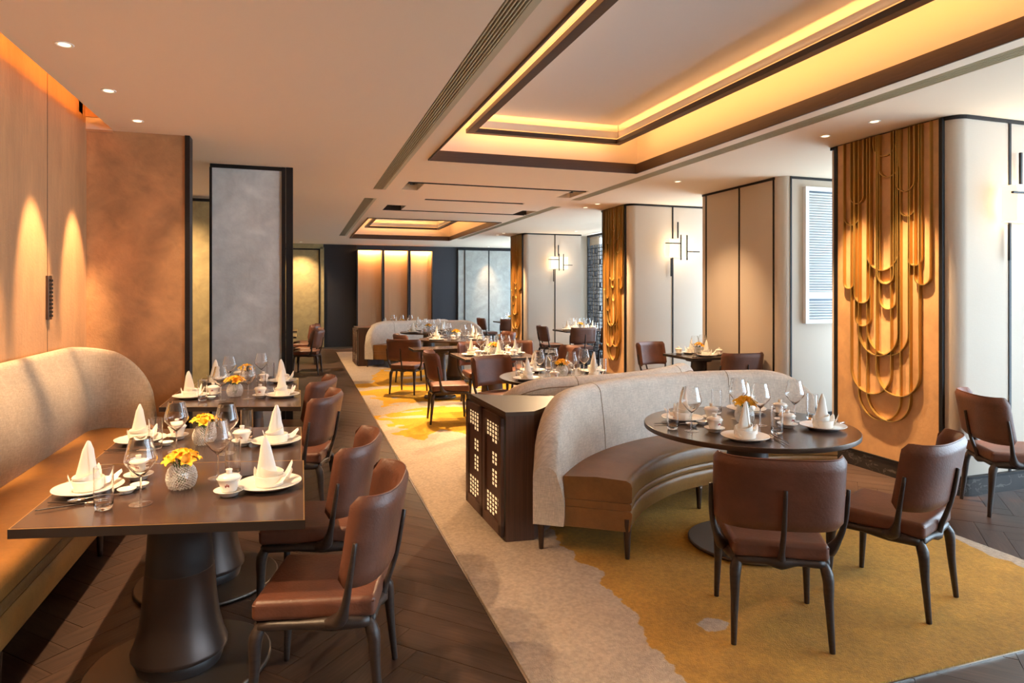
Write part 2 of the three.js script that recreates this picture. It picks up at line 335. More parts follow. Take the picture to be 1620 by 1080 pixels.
// ceiling with two coffers, slots and vents
const COFFERS = [[1.28, 3.74, -1.2, 6.73], [1.20, 3.82, 12.35, 17.1]];
const SLOTS = [[1.30, 3.80, 8.17, 8.27], [1.30, 1.52, 8.27, 8.85], [3.58, 3.80, 8.27, 8.85], [1.78, 3.36, 9.60, 9.72], [1.32, 4.00, 11.02, 11.14], [1.32, 1.62, 10.45, 11.02], [3.72, 4.00, 10.45, 11.02]];
const VENTS = [[0.93, 1.10, -1.5, 8.92], [0.90, 1.08, 9.78, 16.6], [3.90, 4.06, -1.5, 9.05], [3.90, 4.06, 9.80, 16.6]];
{
  const V2 = (x, d) => new THREE.Vector2(x, d);
  const sh = new THREE.Shape([V2(-1.54, DN), V2(XW + 0.2, DN), V2(XW + 0.2, DF + 0.2), V2(-3.5, DF + 0.2), V2(-3.5, 6.38), V2(-1.54, 6.38)]);
  const hole = ([a, b, c, e]) => sh.holes.push(new THREE.Path([V2(a, c), V2(a, e), V2(b, e), V2(b, c)]));
  COFFERS.forEach(hole); [VENTS[0], VENTS[1], VENTS[2], VENTS[3]].forEach(hole);
  const hs = new THREE.Path([[1.30, 8.17], [3.80, 8.17], [3.80, 8.85], [3.58, 8.85], [3.58, 8.27], [1.52, 8.27], [1.52, 8.85], [1.30, 8.85]].map((p) => V2(...p)));
  const hc = new THREE.Path([[1.32, 11.14], [4.00 - 0.12, 11.14], [3.88, 10.45], [3.62, 10.45], [3.62, 11.02], [1.62, 11.02], [1.62, 10.45], [1.32, 10.45]].map((p) => V2(...p)));
  sh.holes.push(hs, hc); hole(SLOTS[3]);
  const g = new THREE.ExtrudeGeometry(sh, { depth: 0.1, bevelEnabled: false }); g.rotateX(-Math.PI / 2); g.translate(0, CEIL, 0);
  struct('ceiling', boxUV(g), M.ceiling, 'cream painted ceiling, tint warmed in place of bounce light, with two lit coffers', 'ceiling');
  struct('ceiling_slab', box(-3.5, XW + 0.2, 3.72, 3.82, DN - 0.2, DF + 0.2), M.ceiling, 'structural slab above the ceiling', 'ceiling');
  // perimeter slot along the left wall
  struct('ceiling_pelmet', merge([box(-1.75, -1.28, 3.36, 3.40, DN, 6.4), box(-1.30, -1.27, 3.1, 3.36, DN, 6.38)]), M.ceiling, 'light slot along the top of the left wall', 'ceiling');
  // outer skin over the whole ceiling void
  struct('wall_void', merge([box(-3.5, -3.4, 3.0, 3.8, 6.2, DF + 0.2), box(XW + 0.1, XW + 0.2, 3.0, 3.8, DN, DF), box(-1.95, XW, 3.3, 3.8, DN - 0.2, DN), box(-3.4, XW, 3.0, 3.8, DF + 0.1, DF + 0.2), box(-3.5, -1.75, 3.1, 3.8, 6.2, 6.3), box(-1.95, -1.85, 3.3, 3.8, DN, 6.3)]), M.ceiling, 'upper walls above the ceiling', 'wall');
  const led = mesh('light_strip', box(-1.42, -1.38, 3.10, 3.115, DN + 0.1, 6.3), M.ledGlow); led.userData = { label: 'amber light strip hidden in the slot above the left wall', category: 'light strip' };
  strip(8.6, 0.05, [-1.40, 3.13, -1.95], [-1.75, 3.14, -1.95], 30, AMBER);
}
function frameRing(x0, x1, d0, d1, w, y0, y1, bev) {
  const sh = new THREE.Shape([[x0, d0], [x1, d0], [x1, d1], [x0, d1]].map((p) => new THREE.Vector2(...p)));
  sh.holes.push(new THREE.Path([[x0 + w, d0 + w], [x0 + w, d1 - w], [x1 - w, d1 - w], [x1 - w, d0 + w]].map((p) => new THREE.Vector2(...p))));
  const g = new THREE.ExtrudeGeometry(sh, { depth: y1 - y0 - 2 * bev, bevelEnabled: bev > 0, bevelSize: bev, bevelThickness: bev, bevelOffset: -bev, bevelSegments: 3 });
  g.rotateX(-Math.PI / 2); g.translate(0, y0 + bev, 0);
  return boxUV(g);
}
COFFERS.forEach(([x0, x1, d0, d1], i) => {
  const t = thing('ceiling_coffer', ['large stepped ceiling coffer with amber glow and dark trim over the round table', 'distant stepped ceiling coffer with amber glow near the dark far wall'][i], 'coffer');
  const k = i ? 0.8 : 1, H1 = 3.46;
  mesh('outer_trim', frameRing(x0 - 0.006, x1 + 0.006, d0 - 0.006, d1 + 0.006, 0.018, 2.985, 3.10, 0.004), M.trayTrim, t);
  mesh('cove_wall', frameRing(x0 - 0.10, x1 + 0.10, d0 - 0.10, d1 + 0.10, 0.08, 3.10, H1, 0), M.trayTop, t);
  mesh('cove_ceiling', box(x0 - 0.10, x1 + 0.10, H1, H1 + 0.03, d0 - 0.10, d1 + 0.10), M.trayTop, t);
  const c = [x0 + 0.35, x1 - 0.33, d0 + 0.33, d1 - 0.21], w = 0.08;
  mesh('inner_trim', frameRing(c[0], c[1], c[2], c[3], w, 3.25, 3.295, 0.004), M.trayTrim, t);
  mesh('inner_lip', frameRing(c[0] + 0.035, c[1] - 0.035, c[2] + 0.035, c[3] - 0.035, 0.01, 3.295, 3.385, 0), M.trayTop, t);
  for (const [x, d] of [[c[0] + 0.04, 1], [c[0] + 0.04, 0.5], [c[0] + 0.04, 0.05], [c[1] - 0.04, 1], [c[1] - 0.04, 0.5], [c[1] - 0.04, 0.05]]) { const dd = c[2] + (c[3] - c[2]) * d - (d === 1 ? 0.04 : 0); mesh('hanger', box(x - 0.004, x + 0.004, 3.385, H1, dd - 0.004, dd + 0.004), M.trayTop, t); }
  const y1 = 3.305, e = 0.02;
  mesh('light_strip', merge([box(c[0] + 0.008, c[0] + 0.008 + e, 3.295, y1, c[2], c[3]), box(c[1] - 0.008 - e, c[1] - 0.008, 3.295, y1, c[2], c[3]), box(c[0] + 0.03, c[1] - 0.03, 3.295, y1, c[3] - 0.008 - e, c[3] - 0.008), box(c[0] + 0.03, c[1] - 0.03, 3.295, y1, c[2] + 0.008, c[2] + 0.008 + e)]), M.ledGlow, t);
  mesh('light_strip', merge([box(c[0] + 0.052, c[0] + 0.072, 3.295, y1, c[2] + 0.06, c[3] - 0.06), box(c[1] - 0.072, c[1] - 0.052, 3.295, y1, c[2] + 0.06, c[3] - 0.06), box(c[0] + 0.075, c[1] - 0.075, 3.295, y1, c[3] - 0.072, c[3] - 0.052)]), M.ledGlow, t);
  const mx = (x0 + x1) / 2, md = (c[2] + c[3]) / 2, lx = c[1] - c[0], ld = c[3] - c[2];
  for (const [x, s] of [[c[0] + 0.018, -1], [c[1] - 0.018, 1]]) strip(ld, 0.05, [x, y1 + 0.012, -md], [x + s * 0.22, H1, -md], LED * k, AMBER);
  for (const [d, s] of [[c[3] - 0.018, 1], [c[2] + 0.018, -1]]) strip(lx, 0.05, [mx, y1 + 0.012, -d], [mx, H1, -(d + s * 0.2)], LED * k, AMBER);
  for (const [x, s] of [[c[0] + 0.062, 1], [c[1] - 0.062, -1]]) strip(ld - 0.2, 0.03, [x, y1 + 0.012, -md], [x + s * 0.12, H1, -md], LED * 0.12 * k, WARM);
  strip(lx - 0.2, 0.03, [mx, y1 + 0.012, -(c[3] - 0.062)], [mx, H1, -(c[3] - 0.2)], LED * 0.12 * k, WARM);
});
// recessed dark slots with little spotlights
{
  const labels = ['dark bracket shaped ceiling slot nearer the large coffer', 'short straight dark ceiling slot between two bracket slots', 'dark bracket shaped ceiling slot nearer the distant coffer'];
  [[SLOTS[0], SLOTS[1], SLOTS[2]], [SLOTS[3]], [SLOTS[4], SLOTS[5], SLOTS[6]]].forEach((l, i) => {
    const t = thing('ceiling_slot', labels[i], 'ceiling slot');
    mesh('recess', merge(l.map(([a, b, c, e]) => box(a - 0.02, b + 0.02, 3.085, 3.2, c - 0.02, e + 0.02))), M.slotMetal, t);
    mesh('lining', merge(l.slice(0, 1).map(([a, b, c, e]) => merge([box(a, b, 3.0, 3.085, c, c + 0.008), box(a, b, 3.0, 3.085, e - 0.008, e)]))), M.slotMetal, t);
    const sp = i === 1 ? [[2.2, 9.66, 2.45, 8.3], [2.95, 9.66, 2.8, 8.2]] : i === 0 ? [[1.41, 8.55, 1.9, 7.4], [3.69, 8.55, 2.7, 6.2]] : [[1.46, 10.7, 1.9, 9.9], [3.75, 10.7, 2.8, 11.2]];
    for (const [x, d, tx, td] of sp) {
      const f = mesh('spotlight', lathe([[0, 0.05], [0.03, 0.05], [0.035, 0], [0.028, 0], [0.024, 0.02], [0, 0.02]], 14), M.blackMetal, t); f.position.set(x, 3.03, -d);
      const b = mesh('lamp', new THREE.CylinderGeometry(0.02, 0.02, 0.006, 12), M.bulbGlow, t); b.position.set(x, 3.045, -d);
      spot(x, 3.02, d, tx, 0.7, td, 55, 34, 0.6, WARM);
    }
  });
}
// linear vents
VENTS.forEach(([x0, x1, d0, d1], i) => {
  const t = thing('linear_vent', ['long slatted ceiling vent between the coffer and the banquette side', 'slatted ceiling vent beside the distant coffer on the aisle side', 'long recessed ceiling vent on the window side of the large coffer', 'recessed ceiling vent on the window side of the distant coffer'][i], 'vent');
  mesh('duct', box(x0 - 0.02, x1 + 0.02, 3.075, 3.10, d0 - 0.02, d1 + 0.02), M.duct, t);
  const n = 6, wv = (x1 - x0) * (i < 2 ? 0.72 : 1);
  for (let k = 0; k < n; k++) { const a = x0 + wv * (k + 0.5) / n; mesh('slat', box(a, a + 0.008, 3.0, 3.05, d0, d1), M.vent, t); }
  if (i < 2) mesh('flange', box(x0 + wv + 0.004, x1, 3.0, 3.02, d0, d1), M.vent, t);
  else mesh('flange', box(x0, x1, 3.03, 3.045, d0, d1), M.vent, t);
});

// ───────────────────────── window side: pillars, windows ─────────────────────────
const U_BANDS = [[.505, .742, 2.79], [.566, .771, 2.6], [.265, .411, 2.41], [.18, .357, 2.22], [.18, .298, 1.63], [.748, .922, 2.45], [.776, .914, 2.24], [.443, .762, 1.79], [.56, .722, 1.67], [.854, .975, 1.82], [.916, 1.057, 1.66], [.308, .48, 1.5], [.572, .737, 1.45], [.314, .48, 1.29], [.357, .762, 1.04], [.443, .854, 1.05], [.265, .69, .69], [.545, .962, .71], [.347, .779, .47], [.443, .873, .48]];
function ribbon(a, b, yb, depth) {               // hanging U of flat metal band; t across the panel, y up, depth out of it
  const r = (b - a) / 2, rise = Math.min(r * 1.0, 0.24), pts = [[a, 2.985]];
  const yc = yb + rise; for (let k = 0; k <= 18; k++) { const t = Math.PI + Math.PI * k / 18; pts.push([a + r + r * Math.cos(t), yc + rise * Math.sin(t)]); }
  pts.push([b, 2.985]);
  const pos = [], idx = [], h = 0.004, n = pts.length;
  pts.forEach((p, i) => {
    const q0 = pts[Math.max(0, i - 1)], q1 = pts[Math.min(n - 1, i + 1)], l = Math.hypot(q1[0] - q0[0], q1[1] - q0[1]), nx = -(q1[1] - q0[1]) / l, ny = (q1[0] - q0[0]) / l;
    for (const [s, z] of [[-1, 0], [1, 0], [1, 1], [-1, 1]]) pos.push(-z * depth, p[1] + ny * h * s, p[0] + nx * h * s);
  });
  for (let i = 0; i < n - 1; i++) for (let j = 0; j < 4; j++) { const A = i * 4 + j, B = i * 4 + (j + 1) % 4; idx.push(A, A + 4, B, B, A + 4, B + 4); }
  const g = new THREE.BufferGeometry(); g.setAttribute('position', new THREE.Float32BufferAttribute(pos, 3)); g.setIndex(idx);
  return boxUV(toCreasedNormals(g, 0.5));
}
const sculpture = proto('wall_sculpture', 'wall art');
U_BANDS.forEach(([a, b, y], i) => mesh('band', ribbon(a, b, y, 0.026 + 0.005 * (i % 3)), M.gold, sculpture));
function pillar(x0, x1, d0, d1, line, where, i) {
  const t = thing('pillar', 'cream fabric pillar with rounded corner ' + where, 'pillar');
  const r = 0.12, pts = [];
  for (let k = 0; k <= 8; k++) { const a = Math.PI + Math.PI / 2 * k / 8; pts.push([x0 + r + r * Math.cos(a), d0 + r + r * Math.sin(a)]); }
  pts.push([x1, d0], [x1, d1], [x0, d1]);
  mesh('body', toCreasedSmooth(prism(pts, 0, CEIL)), M.pillar, t);
  mesh('art_panel', box(x0 - 0.02, x0, 0.14, CEIL - 0.01, d0 + 0.13, d1 - 0.09), M.sculptPanel, t);
  mesh('side_trim', box(x0 - 0.028, x0, 0.14, CEIL - 0.01, d0 + 0.10, d0 + 0.13), M.blackMetal, t);
  mesh('side_trim', box(x0 - 0.028, x0, 0.14, CEIL - 0.01, d1 - 0.09, d1 - 0.05), M.blackMetal, t);
  const bp = (o) => { const q = []; for (let k = 0; k <= 8; k++) { const a = Math.PI + Math.PI / 2 * k / 8; q.push([x0 + r + (r + o) * Math.cos(a), d0 + r + (r + o) * Math.sin(a)]); } return [...q, [x1 + o, d0 - o], [x1 + o, d1 + o], [x0 - o, d1 + o]]; };
  mesh('baseboard', prism(bp(0.03), 0, 0.13), M.marble, t);
  mesh('base_cap', prism(bp(0.035), 0.13, 0.15), M.blackMetal, t);
  mesh('top_trim', prism(bp(0.012), CEIL - 0.03, CEIL - 0.002), M.blackMetal, t);
  mesh('front_joint', box(line - 0.012, line + 0.012, 0.15, CEIL - 0.03, d0 - 0.008, d0), M.blackMetal, t);
  return t;
}
function toCreasedSmooth(g) { return toCreasedNormals(g, 0.35); }
const PIL = [[4.89, 6.35, 3.72, 4.97, 5.47], [4.92, 6.26, 9.08, 10.05, 5.70], [5.03, 6.48, 14.40, 15.45, 5.80]];
const WHERE = ['beside the near round table', 'behind the back to back sofas', 'by the lattice window screen'];
PIL.forEach((p, i) => {
  pillar(...p, WHERE[i], i);
  const s = put(sculpture, 'gold looped band sculpture on the pillar ' + WHERE[i], [p[0] - 0.02, 0, -(p[3] - 0.005)], 0, 'looped band sculptures');
  s.scale.set(1, 1, (p[3] - p[2]) / 1.25);
});
// downlights
const downProto = proto('downlight', 'downlight');
mesh('ring', lathe([[0.028, 0.012], [0.034, -0.002], [0.046, -0.004], [0.048, 0.0], [0.046, 0.004]], 20), M.white, downProto);
mesh('lamp', new THREE.CylinderGeometry(0.030, 0.030, 0.002, 16).translate(0, -0.002, 0), M.bulbGlow, downProto);
function downlight(x, d, label, group, ...beams) {
  put(downProto, label, [x, CEIL - 0.001, -d], 0, group);
  for (const [tx, ty, td, cd, half, pen, col] of beams) spot(x, CEIL - 0.012, d, tx, ty, td, cd, half, pen, col || WARM);
}
for (const [d, wide] of [[1.6, 22], [2.47, 22], [3.34, 24], [4.25, 24], [5.13, 22], [5.96, 13]]) downlight(-1.27, d, 'small round downlight in the ceiling near the left wall', 'downlights over the banquette',
  [-1.75, 1.55, d + 0.14, 40, 15.5, 0.35], [-0.40, 0.7, d + 0.1, wide, 29, 0.5]);
for (const d of [4.10, 4.62]) downlight(4.47, d, 'small round downlight in front of the near band sculpture', 'sculpture downlights', [4.82, 0.9, d - 0.02, 52, 21, 0.7]);
for (const d of [9.3, 9.75]) downlight(4.47, d, 'small round downlight in front of the middle band sculpture', 'sculpture downlights at the second pillar', [4.86, 0.9, d, 60, 22, 0.7]);
for (const d of [14.6, 15.1]) downlight(4.57, d, 'small round downlight in front of the distant band sculpture', 'sculpture downlights at the third pillar', [4.97, 0.9, d, 60, 22, 0.7]);
downlight(4.53, 7.1, 'small round downlight over the two-seat table by the panelled block', null, [5.1, 0.7, 7.45, 24, 40, 1.0]);
downlight(6.0, 13.6, 'small round downlight over the table by the lattice window screen', null, [6.0, 0.7, 13.3, 40, 36, 0.7]);
downlight(5.5, 19.1, 'small round downlight washing the pale far right panels', null, [5.62, 1.2, 19.6, 16, 24, 0.9]);
downlight(0.0, 18.9, 'small round downlight washing the yellowish far panel', null, [0.0, 0.8, 19.5, 30, 48, 1.0]);
downlight(-0.6, 14.2, 'small round downlight over the distant banquette tables', null, [-0.2, 0.6, 14.2, 60, 50, 0.8]);
downlight(-2.2, 9.5, 'small round downlight washing the olive wall between the partitions', null, [-1.6, 1.2, 10.4, 40, 45, 0.8]);

// panelled block with the louvre
{
  const t = thing('pillar', 'wide cream panelled block with dark joints and a white louvre beside the second pillar', 'pillar');
  const x0 = 5.49, x1 = XW, d0 = 6.35, d1 = 7.96, r = 0.12, pts = [];
  for (let k = 0; k <= 8; k++) { const a = Math.PI + Math.PI / 2 * k / 8; pts.push([x0 + r + r * Math.cos(a), d0 + r + r * Math.sin(a)]); }
  pts.push([x1, d0], [x1, d1], [x0, d1]);
  mesh('body', toCreasedSmooth(prism(pts, 0, CEIL)), M.pillar, t);
  for (const d of [6.49, 7.14, 7.87]) mesh('panel_joint', box(x0 - 0.008, x0 + 0.002, 0.14, CEIL, d - 0.012, d + 0.012), M.blackMetal, t);
  mesh('panel_joint', box(x0 + r, x0 + r + 0.022, 0.14, CEIL, d0 - 0.008, d0 + 0.002), M.blackMetal, t);
  mesh('top_trim', merge([box(x0 - 0.01, x0 + 0.01, CEIL - 0.03, CEIL - 0.002, d0 + r, d1), box(x0 + r, x1, CEIL - 0.03, CEIL - 0.002, d0 - 0.01, d0 + 0.01)]), M.blackMetal, t);
  mesh('baseboard', box(x0 - 0.03, x1, 0, 0.13, d0 - 0.03, d1 + 0.01), M.marble, t);
  const l = thing('louvre', 'white louvred vent panel on the cream panelled block', 'louvre');
  const a = 5.80, b = 6.72, y0 = 1.22, y1 = 2.88, dz = d0;
  mesh('frame', merge([box(a, b, y1 - 0.05, y1, dz - 0.05, dz - 0.002), box(a, b, y0, y0 + 0.05, dz - 0.05, dz - 0.002), box(a, a + 0.05, y0 + 0.05, y1 - 0.05, dz - 0.05, dz - 0.002), box(b - 0.05, b, y0 + 0.05, y1 - 0.05, dz - 0.05, dz - 0.002), box(a + 0.05, b - 0.05, 1.52, 1.60, dz - 0.048, dz - 0.006)]), M.white, l);
  mesh('backing', box(a + 0.05, b - 0.05, y0 + 0.05, y1 - 0.05, dz - 0.006, dz - 0.001), M.farGlass, l);
  const sg = boxUV(new THREE.BoxGeometry(b - a - 0.1, 0.006, 0.034).rotateX(-0.6));
  for (let y = y0 + 0.07; y < y1 - 0.06; y += 0.032) { if (y > 1.51 && y < 1.61) continue; const s = mesh('slat', sg, M.white, l); s.position.set((a + b) / 2, y, -(dz - 0.028)); }
}
// window wall
{
  const solids = [[DN, -5.6], [3.55, 4.97], [9.08, 10.05], [14.4, 15.45], [19.2, DF]];
  solids.forEach(([a, b], i) => struct('wall_right', box(XW, XW + 0.2, 0, CEIL + 0.1, a, b), M.pillar, 'cream pier between the tall windows', 'wall'));
  PIL.forEach((p) => struct('wall_right', box(p[1], XW, 0, CEIL, p[2] + 0.5, p[3] - 0.2), M.pillar, 'cream return between pillar and window wall', 'wall'));
  struct('wall_right', box(XW, XW + 0.2, 0, CEIL + 0.1, 6.35, 7.96), M.pillar, 'cream wall behind the panelled block', 'wall');
  [[-5.6, 3.55], [4.97, 6.35], [7.96, 9.08], [10.05, 14.4], [15.45, 19.2]].forEach(([a, b], i) => {
    const w = new THREE.Group(); w.name = 'window_' + (i + 1); w.userData = { kind: 'structure', label: ['floor to ceiling window beside the right pillar', 'window between the near pillar and the panelled block', 'narrow window beside the second pillar', 'tall window behind the dark lattice screen', 'window past the third pillar'][i], category: 'window' }; scene.add(w);
    const n = Math.max(1, Math.round((b - a) / 1.45)), fr = [box(XW + 0.02, XW + 0.12, 0.0, 0.08, a, b), box(XW + 0.02, XW + 0.12, CEIL - 0.06, CEIL + 0.1, a, b)];
    for (let k = 0; k <= n; k++) { const d = a + (b - a) * k / n; fr.push(box(XW + 0.02, XW + 0.12, 0, CEIL, Math.max(a, d - 0.03), Math.min(b, d + 0.03))); }
    fr.push(box(XW + 0.02, XW + 0.12, 0.95, 0.99, a, b));
    mesh('window_frame', merge(fr), M.white, w);
    for (let k = 0; k < n; k++) { const d = a + (b - a) * k / n, e = a + (b - a) * (k + 1) / n; mesh('pane', box(XW + 0.06, XW + 0.065, 0.06, CEIL - 0.05, d, e), M.pane, w); }
  });
  // lattice screen in front of the fourth window
  const t = thing('lattice_screen', 'dark openwork lattice screen standing before the bright window', 'screen');
  const a = 11.6, b = 14.3, x = 6.62, y0 = 0.02, y1 = 2.97, bars = [];
  const B = (p, q, y, z, w = 0.02) => bars.push(box(x - 0.012, x + 0.012, y, z, p, q));
  mesh('frame', merge([box(x - 0.025, x + 0.025, y0, y1, a, a + 0.05), box(x - 0.025, x + 0.025, y0, y1, b - 0.05, b), box(x - 0.025, x + 0.025, y1 - 0.05, y1, a, b), box(x - 0.025, x + 0.025, y0, y0 + 0.05, a, b)]), M.blackMetal, t);
  const c = 0.27, nx = Math.floor((b - a) / c), ny = Math.floor((y1 - y0) / c);
  for (let i = 0; i < nx; i++) for (let j = 0; j < ny; j++) {
    const p = a + c * i, y = y0 + c * j, w = 0.016, k = (i + j) % 2;
    B(p, p + w, y, y + c); B(p, p + c, y, y + w);
    B(p + 0.075, p + 0.075 + w, y, y + c); B(p + 0.165, p + 0.165 + w, y, y + c);
    B(p, p + c, y + (k ? 0.06 : 0.09), y + (k ? 0.076 : 0.106)); B(p, p + c, y + 0.18, y + 0.196);
    if (k) B(p + 0.12, p + 0.136, y + 0.06, y + 0.19);
  }
  const la = mesh('lattice', merge(bars), M.blackMetal, t);
  // a tower across the street
  const tw = thing('tower_building', 'grey tower block with window bands seen through the window', 'building');
  mesh('core', box(30, 44, -30, 60, 46, 66), M.concrete, tw);
  for (let k = 0; k < 24; k++) mesh('window_band', box(29.9, 30.0, -28 + k * 3.4, -26.4 + k * 3.4, 46.5, 65.5), M.farGlass, tw);
}

// wall lamps on the pillars
const sconce = proto('wall_lamp', 'wall lamp');
mesh('back_plate', lbox(0.20, 0.24, 0.03, 0.06, 2.30, 0.015), M.blackMetal, sconce);
{
  const sh = mesh('shade', lbox(0.44, 0.29, 0.13, 0.05, 2.30, 0.105, 0.015), M.lampGlow, sconce); sh.userData.label = 'glowing off-white rectangular shade';
  const b = (n, ...a) => mesh(n, lbox(...a), M.blackMetal, sconce);
  b('upright_bar', 0.016, 0.40, 0.016, 0.034, 2.31, 0.183); b('upright_bar', 0.016, 0.40, 0.016, 0.145, 2.31, 0.183);
  b('cross_bar', 0.28, 0.016, 0.02, -0.105, 2.373, 0.183); b('cross_bar', 0.23, 0.016, 0.02, 0.26, 2.246, 0.183);
  b('upper_stem', 0.018, 0.26, 0.018, 0.076, 2.60, 0.03); b('lower_stem', 0.018, 0.29, 0.018, -0.05, 2.00, 0.03);
}
PIL.forEach((p, i) => {
  put(sconce, 'cream shaded wall lamp with dark bars on the pillar ' + WHERE[i], [p[4], 0, -p[2] + 0.006], 0, 'pillar wall lamps');
  const l = new THREE.PointLight(SOFT, 1.1, 0, 2); l.position.set(p[4] + 0.05, 2.30, -p[2] + 0.11); l.castShadow = true; l.shadow.radius = 5; scene.add(l);
});

// wall ornament on the left wall
{
  const t = thing('wall_ornament', 'narrow dark bronze pierced plaque on the tan leather wall', 'ornament', [-1.75, 0, -5.5]);
  mesh('plate', box(0, 0.02, 1.40, 1.72, -0.035, 0.035, 0.004), M.bronze, t);
  const st = [];
  for (let k = 0; k < 10; k++) for (const s of [-1, 1]) st.push(box(0.018, 0.03, 1.42 + k * 0.0285, 1.436 + k * 0.0285, s * 0.014 - 0.008, s * 0.014 + 0.008));
  mesh('stud_pattern', merge(st), M.blackMetal, t);
  const s = mesh('wall_joint', box(-1.752, -1.748, 0, 3.3, 5.497, 5.503), M.bronze, scene.getObjectByName('wall_left'));
}

// ───────────────────────── carpet ─────────────────────────
const CX0 = 0.89, CX1 = 4.08, CD0 = 2.03, CD1 = 17.7;
{
  const near = [[1.66, 4.6], [1.66, 3.94], [1.63, 3.76], [1.68, 3.64], [1.61, 3.53], [1.64, 3.42], [1.69, 3.32], [1.60, 3.13], [1.64, 3.0], [1.66, 2.8], [1.56, 2.68], [1.54, 2.56], [1.53, 2.45], [1.54, 2.28], [1.52, 1.9], [4.3, 1.9], [4.02, 2.59], [4.02, 2.77], [4.07, 3.05], [3.91, 3.8], [3.89, 3.98], [3.7, 4.6], [3.2, 5.1], [2.2, 5.0]];
  const spotP = [[1.80, 2.66], [1.88, 2.70], [1.93, 2.67], [1.96, 2.62], [1.90, 2.57], [1.81, 2.58]];
  const midA = [[0.7, 11.4], [1.2, 11.4], [1.4, 12.6], [1.63, 13.5], [2.4, 13.6], [3.4, 12.6], [3.5, 10.0], [2.6, 9.0], [1.71, 9.33], [1.37, 9.14], [1.17, 9.1], [1.22, 9.6], [0.96, 10.0], [0.7, 11.2]];
  const midB = [[0.7, 8.3], [1.14, 8.5], [1.55, 8.8], [2.6, 8.9], [3.2, 8.2], [2.9, 7.0], [1.9, 6.9], [1.5, 7.3], [1.39, 7.08], [1.31, 6.82], [1.19, 6.95], [1.02, 7.6], [0.7, 7.7]];
  const farC = [[1.5, 16.9], [2.6, 17.1], [3.6, 16.4], [3.2, 15.2], [2.0, 15.0], [1.3, 15.9]];
  const inP = (P, x, y) => { let c = false; for (let i = 0, j = P.length - 1; i < P.length; j = i++) { const [a, b] = P[i], [e, f] = P[j]; if ((b > y) !== (f > y) && x < (e - a) * (y - b) / (f - b) + a) c = !c; } return c; };
  const NX = 512, NY = 2048;
  const map = tex(NX, NY, (u, v) => {
    const x0 = CX0 + u * (CX1 - CX0), d0 = CD0 + v * (CD1 - CD0);
    const wa = 0.05 * (fbm(x0 / 4, d0 / 20, 40, 200, 3, 501) - 0.5) * 2, wb = 0.05 * (fbm(x0 / 4, d0 / 20, 40, 200, 3, 502) - 0.5) * 2;
    const sx = 0.25 * (fbm(x0 / 4, d0 / 20, 8, 40, 3, 505) - 0.5), x = x0 + wa + 0.06, d = d0 + wb;
    const n = fbm(x0 / 4, d0 / 20, 12, 60, 4, 511), f = fbm(x0 / 4, d0 / 20, 300, 1500, 2, 512);
    const beige = mul([182, 163, 142], 1 + 0.10 * (n - 0.5) + 0.22 * (f - 0.5)), gold = mul([184, 136, 52], 1 + 0.34 * (n - 0.5) + 0.22 * (f - 0.5)), yellow = mul([206, 152, 28], 1 + 0.2 * (n - 0.5) + 0.2 * (f - 0.5));
    if (inP(near, x, d) && !inP(spotP, x0, d0)) return gold;
    const isl = fbm(x0 / 4, d0 / 20, 6, 50, 3, 533);
    if ((inP(midA, x + sx, d + sx) || inP(midB, x + sx, d + sx)) && isl > 0.40) return yellow;
    if (inP(farC, x + sx, d) ) return yellow;
    return beige;
  });
  map.wrapS = map.wrapT = THREE.ClampToEdgeWrapping;
  const pileB = rep(tex(512, 512, (u, v) => 0.7 * fbm(u, v, 180, 180, 2, 521) + 0.3 * fbm(u, v, 20, 20, 3, 522), false), 1, 1);
  const g = new THREE.BoxGeometry(CX1 - CX0, 0.014, CD1 - CD0); g.translate((CX0 + CX1) / 2, 0.004, -(CD0 + CD1) / 2);
  const p = g.attributes.position, uv = g.attributes.uv;
  for (let i = 0; i < p.count; i++) uv.setXY(i, (p.getX(i) - CX0) / (CX1 - CX0), (-p.getZ(i) - CD0) / (CD1 - CD0));
  const pb = pileB.clone(); pb.repeat.set(3.19 * 2, 15.67 * 2);
  const cm = std({ map, bumpMap: pb, bumpScale: 0.006, roughness: 1 });
  const t = thing('carpet', 'long beige carpet with irregular gold patches', 'carpet');
  mesh('pile', g, cm, t);
  mesh('edge_strip', merge([box(CX0 - 0.012, CX0, -0.006, 0.006, CD0 - 0.012, CD1), box(CX1, CX1 + 0.012, -0.006, 0.006, CD0 - 0.012, CD1), box(CX0, CX1, -0.006, 0.006, CD0 - 0.012, CD0)]), M.silver, t);
}
const FY = 0.0125;   // carpet surface

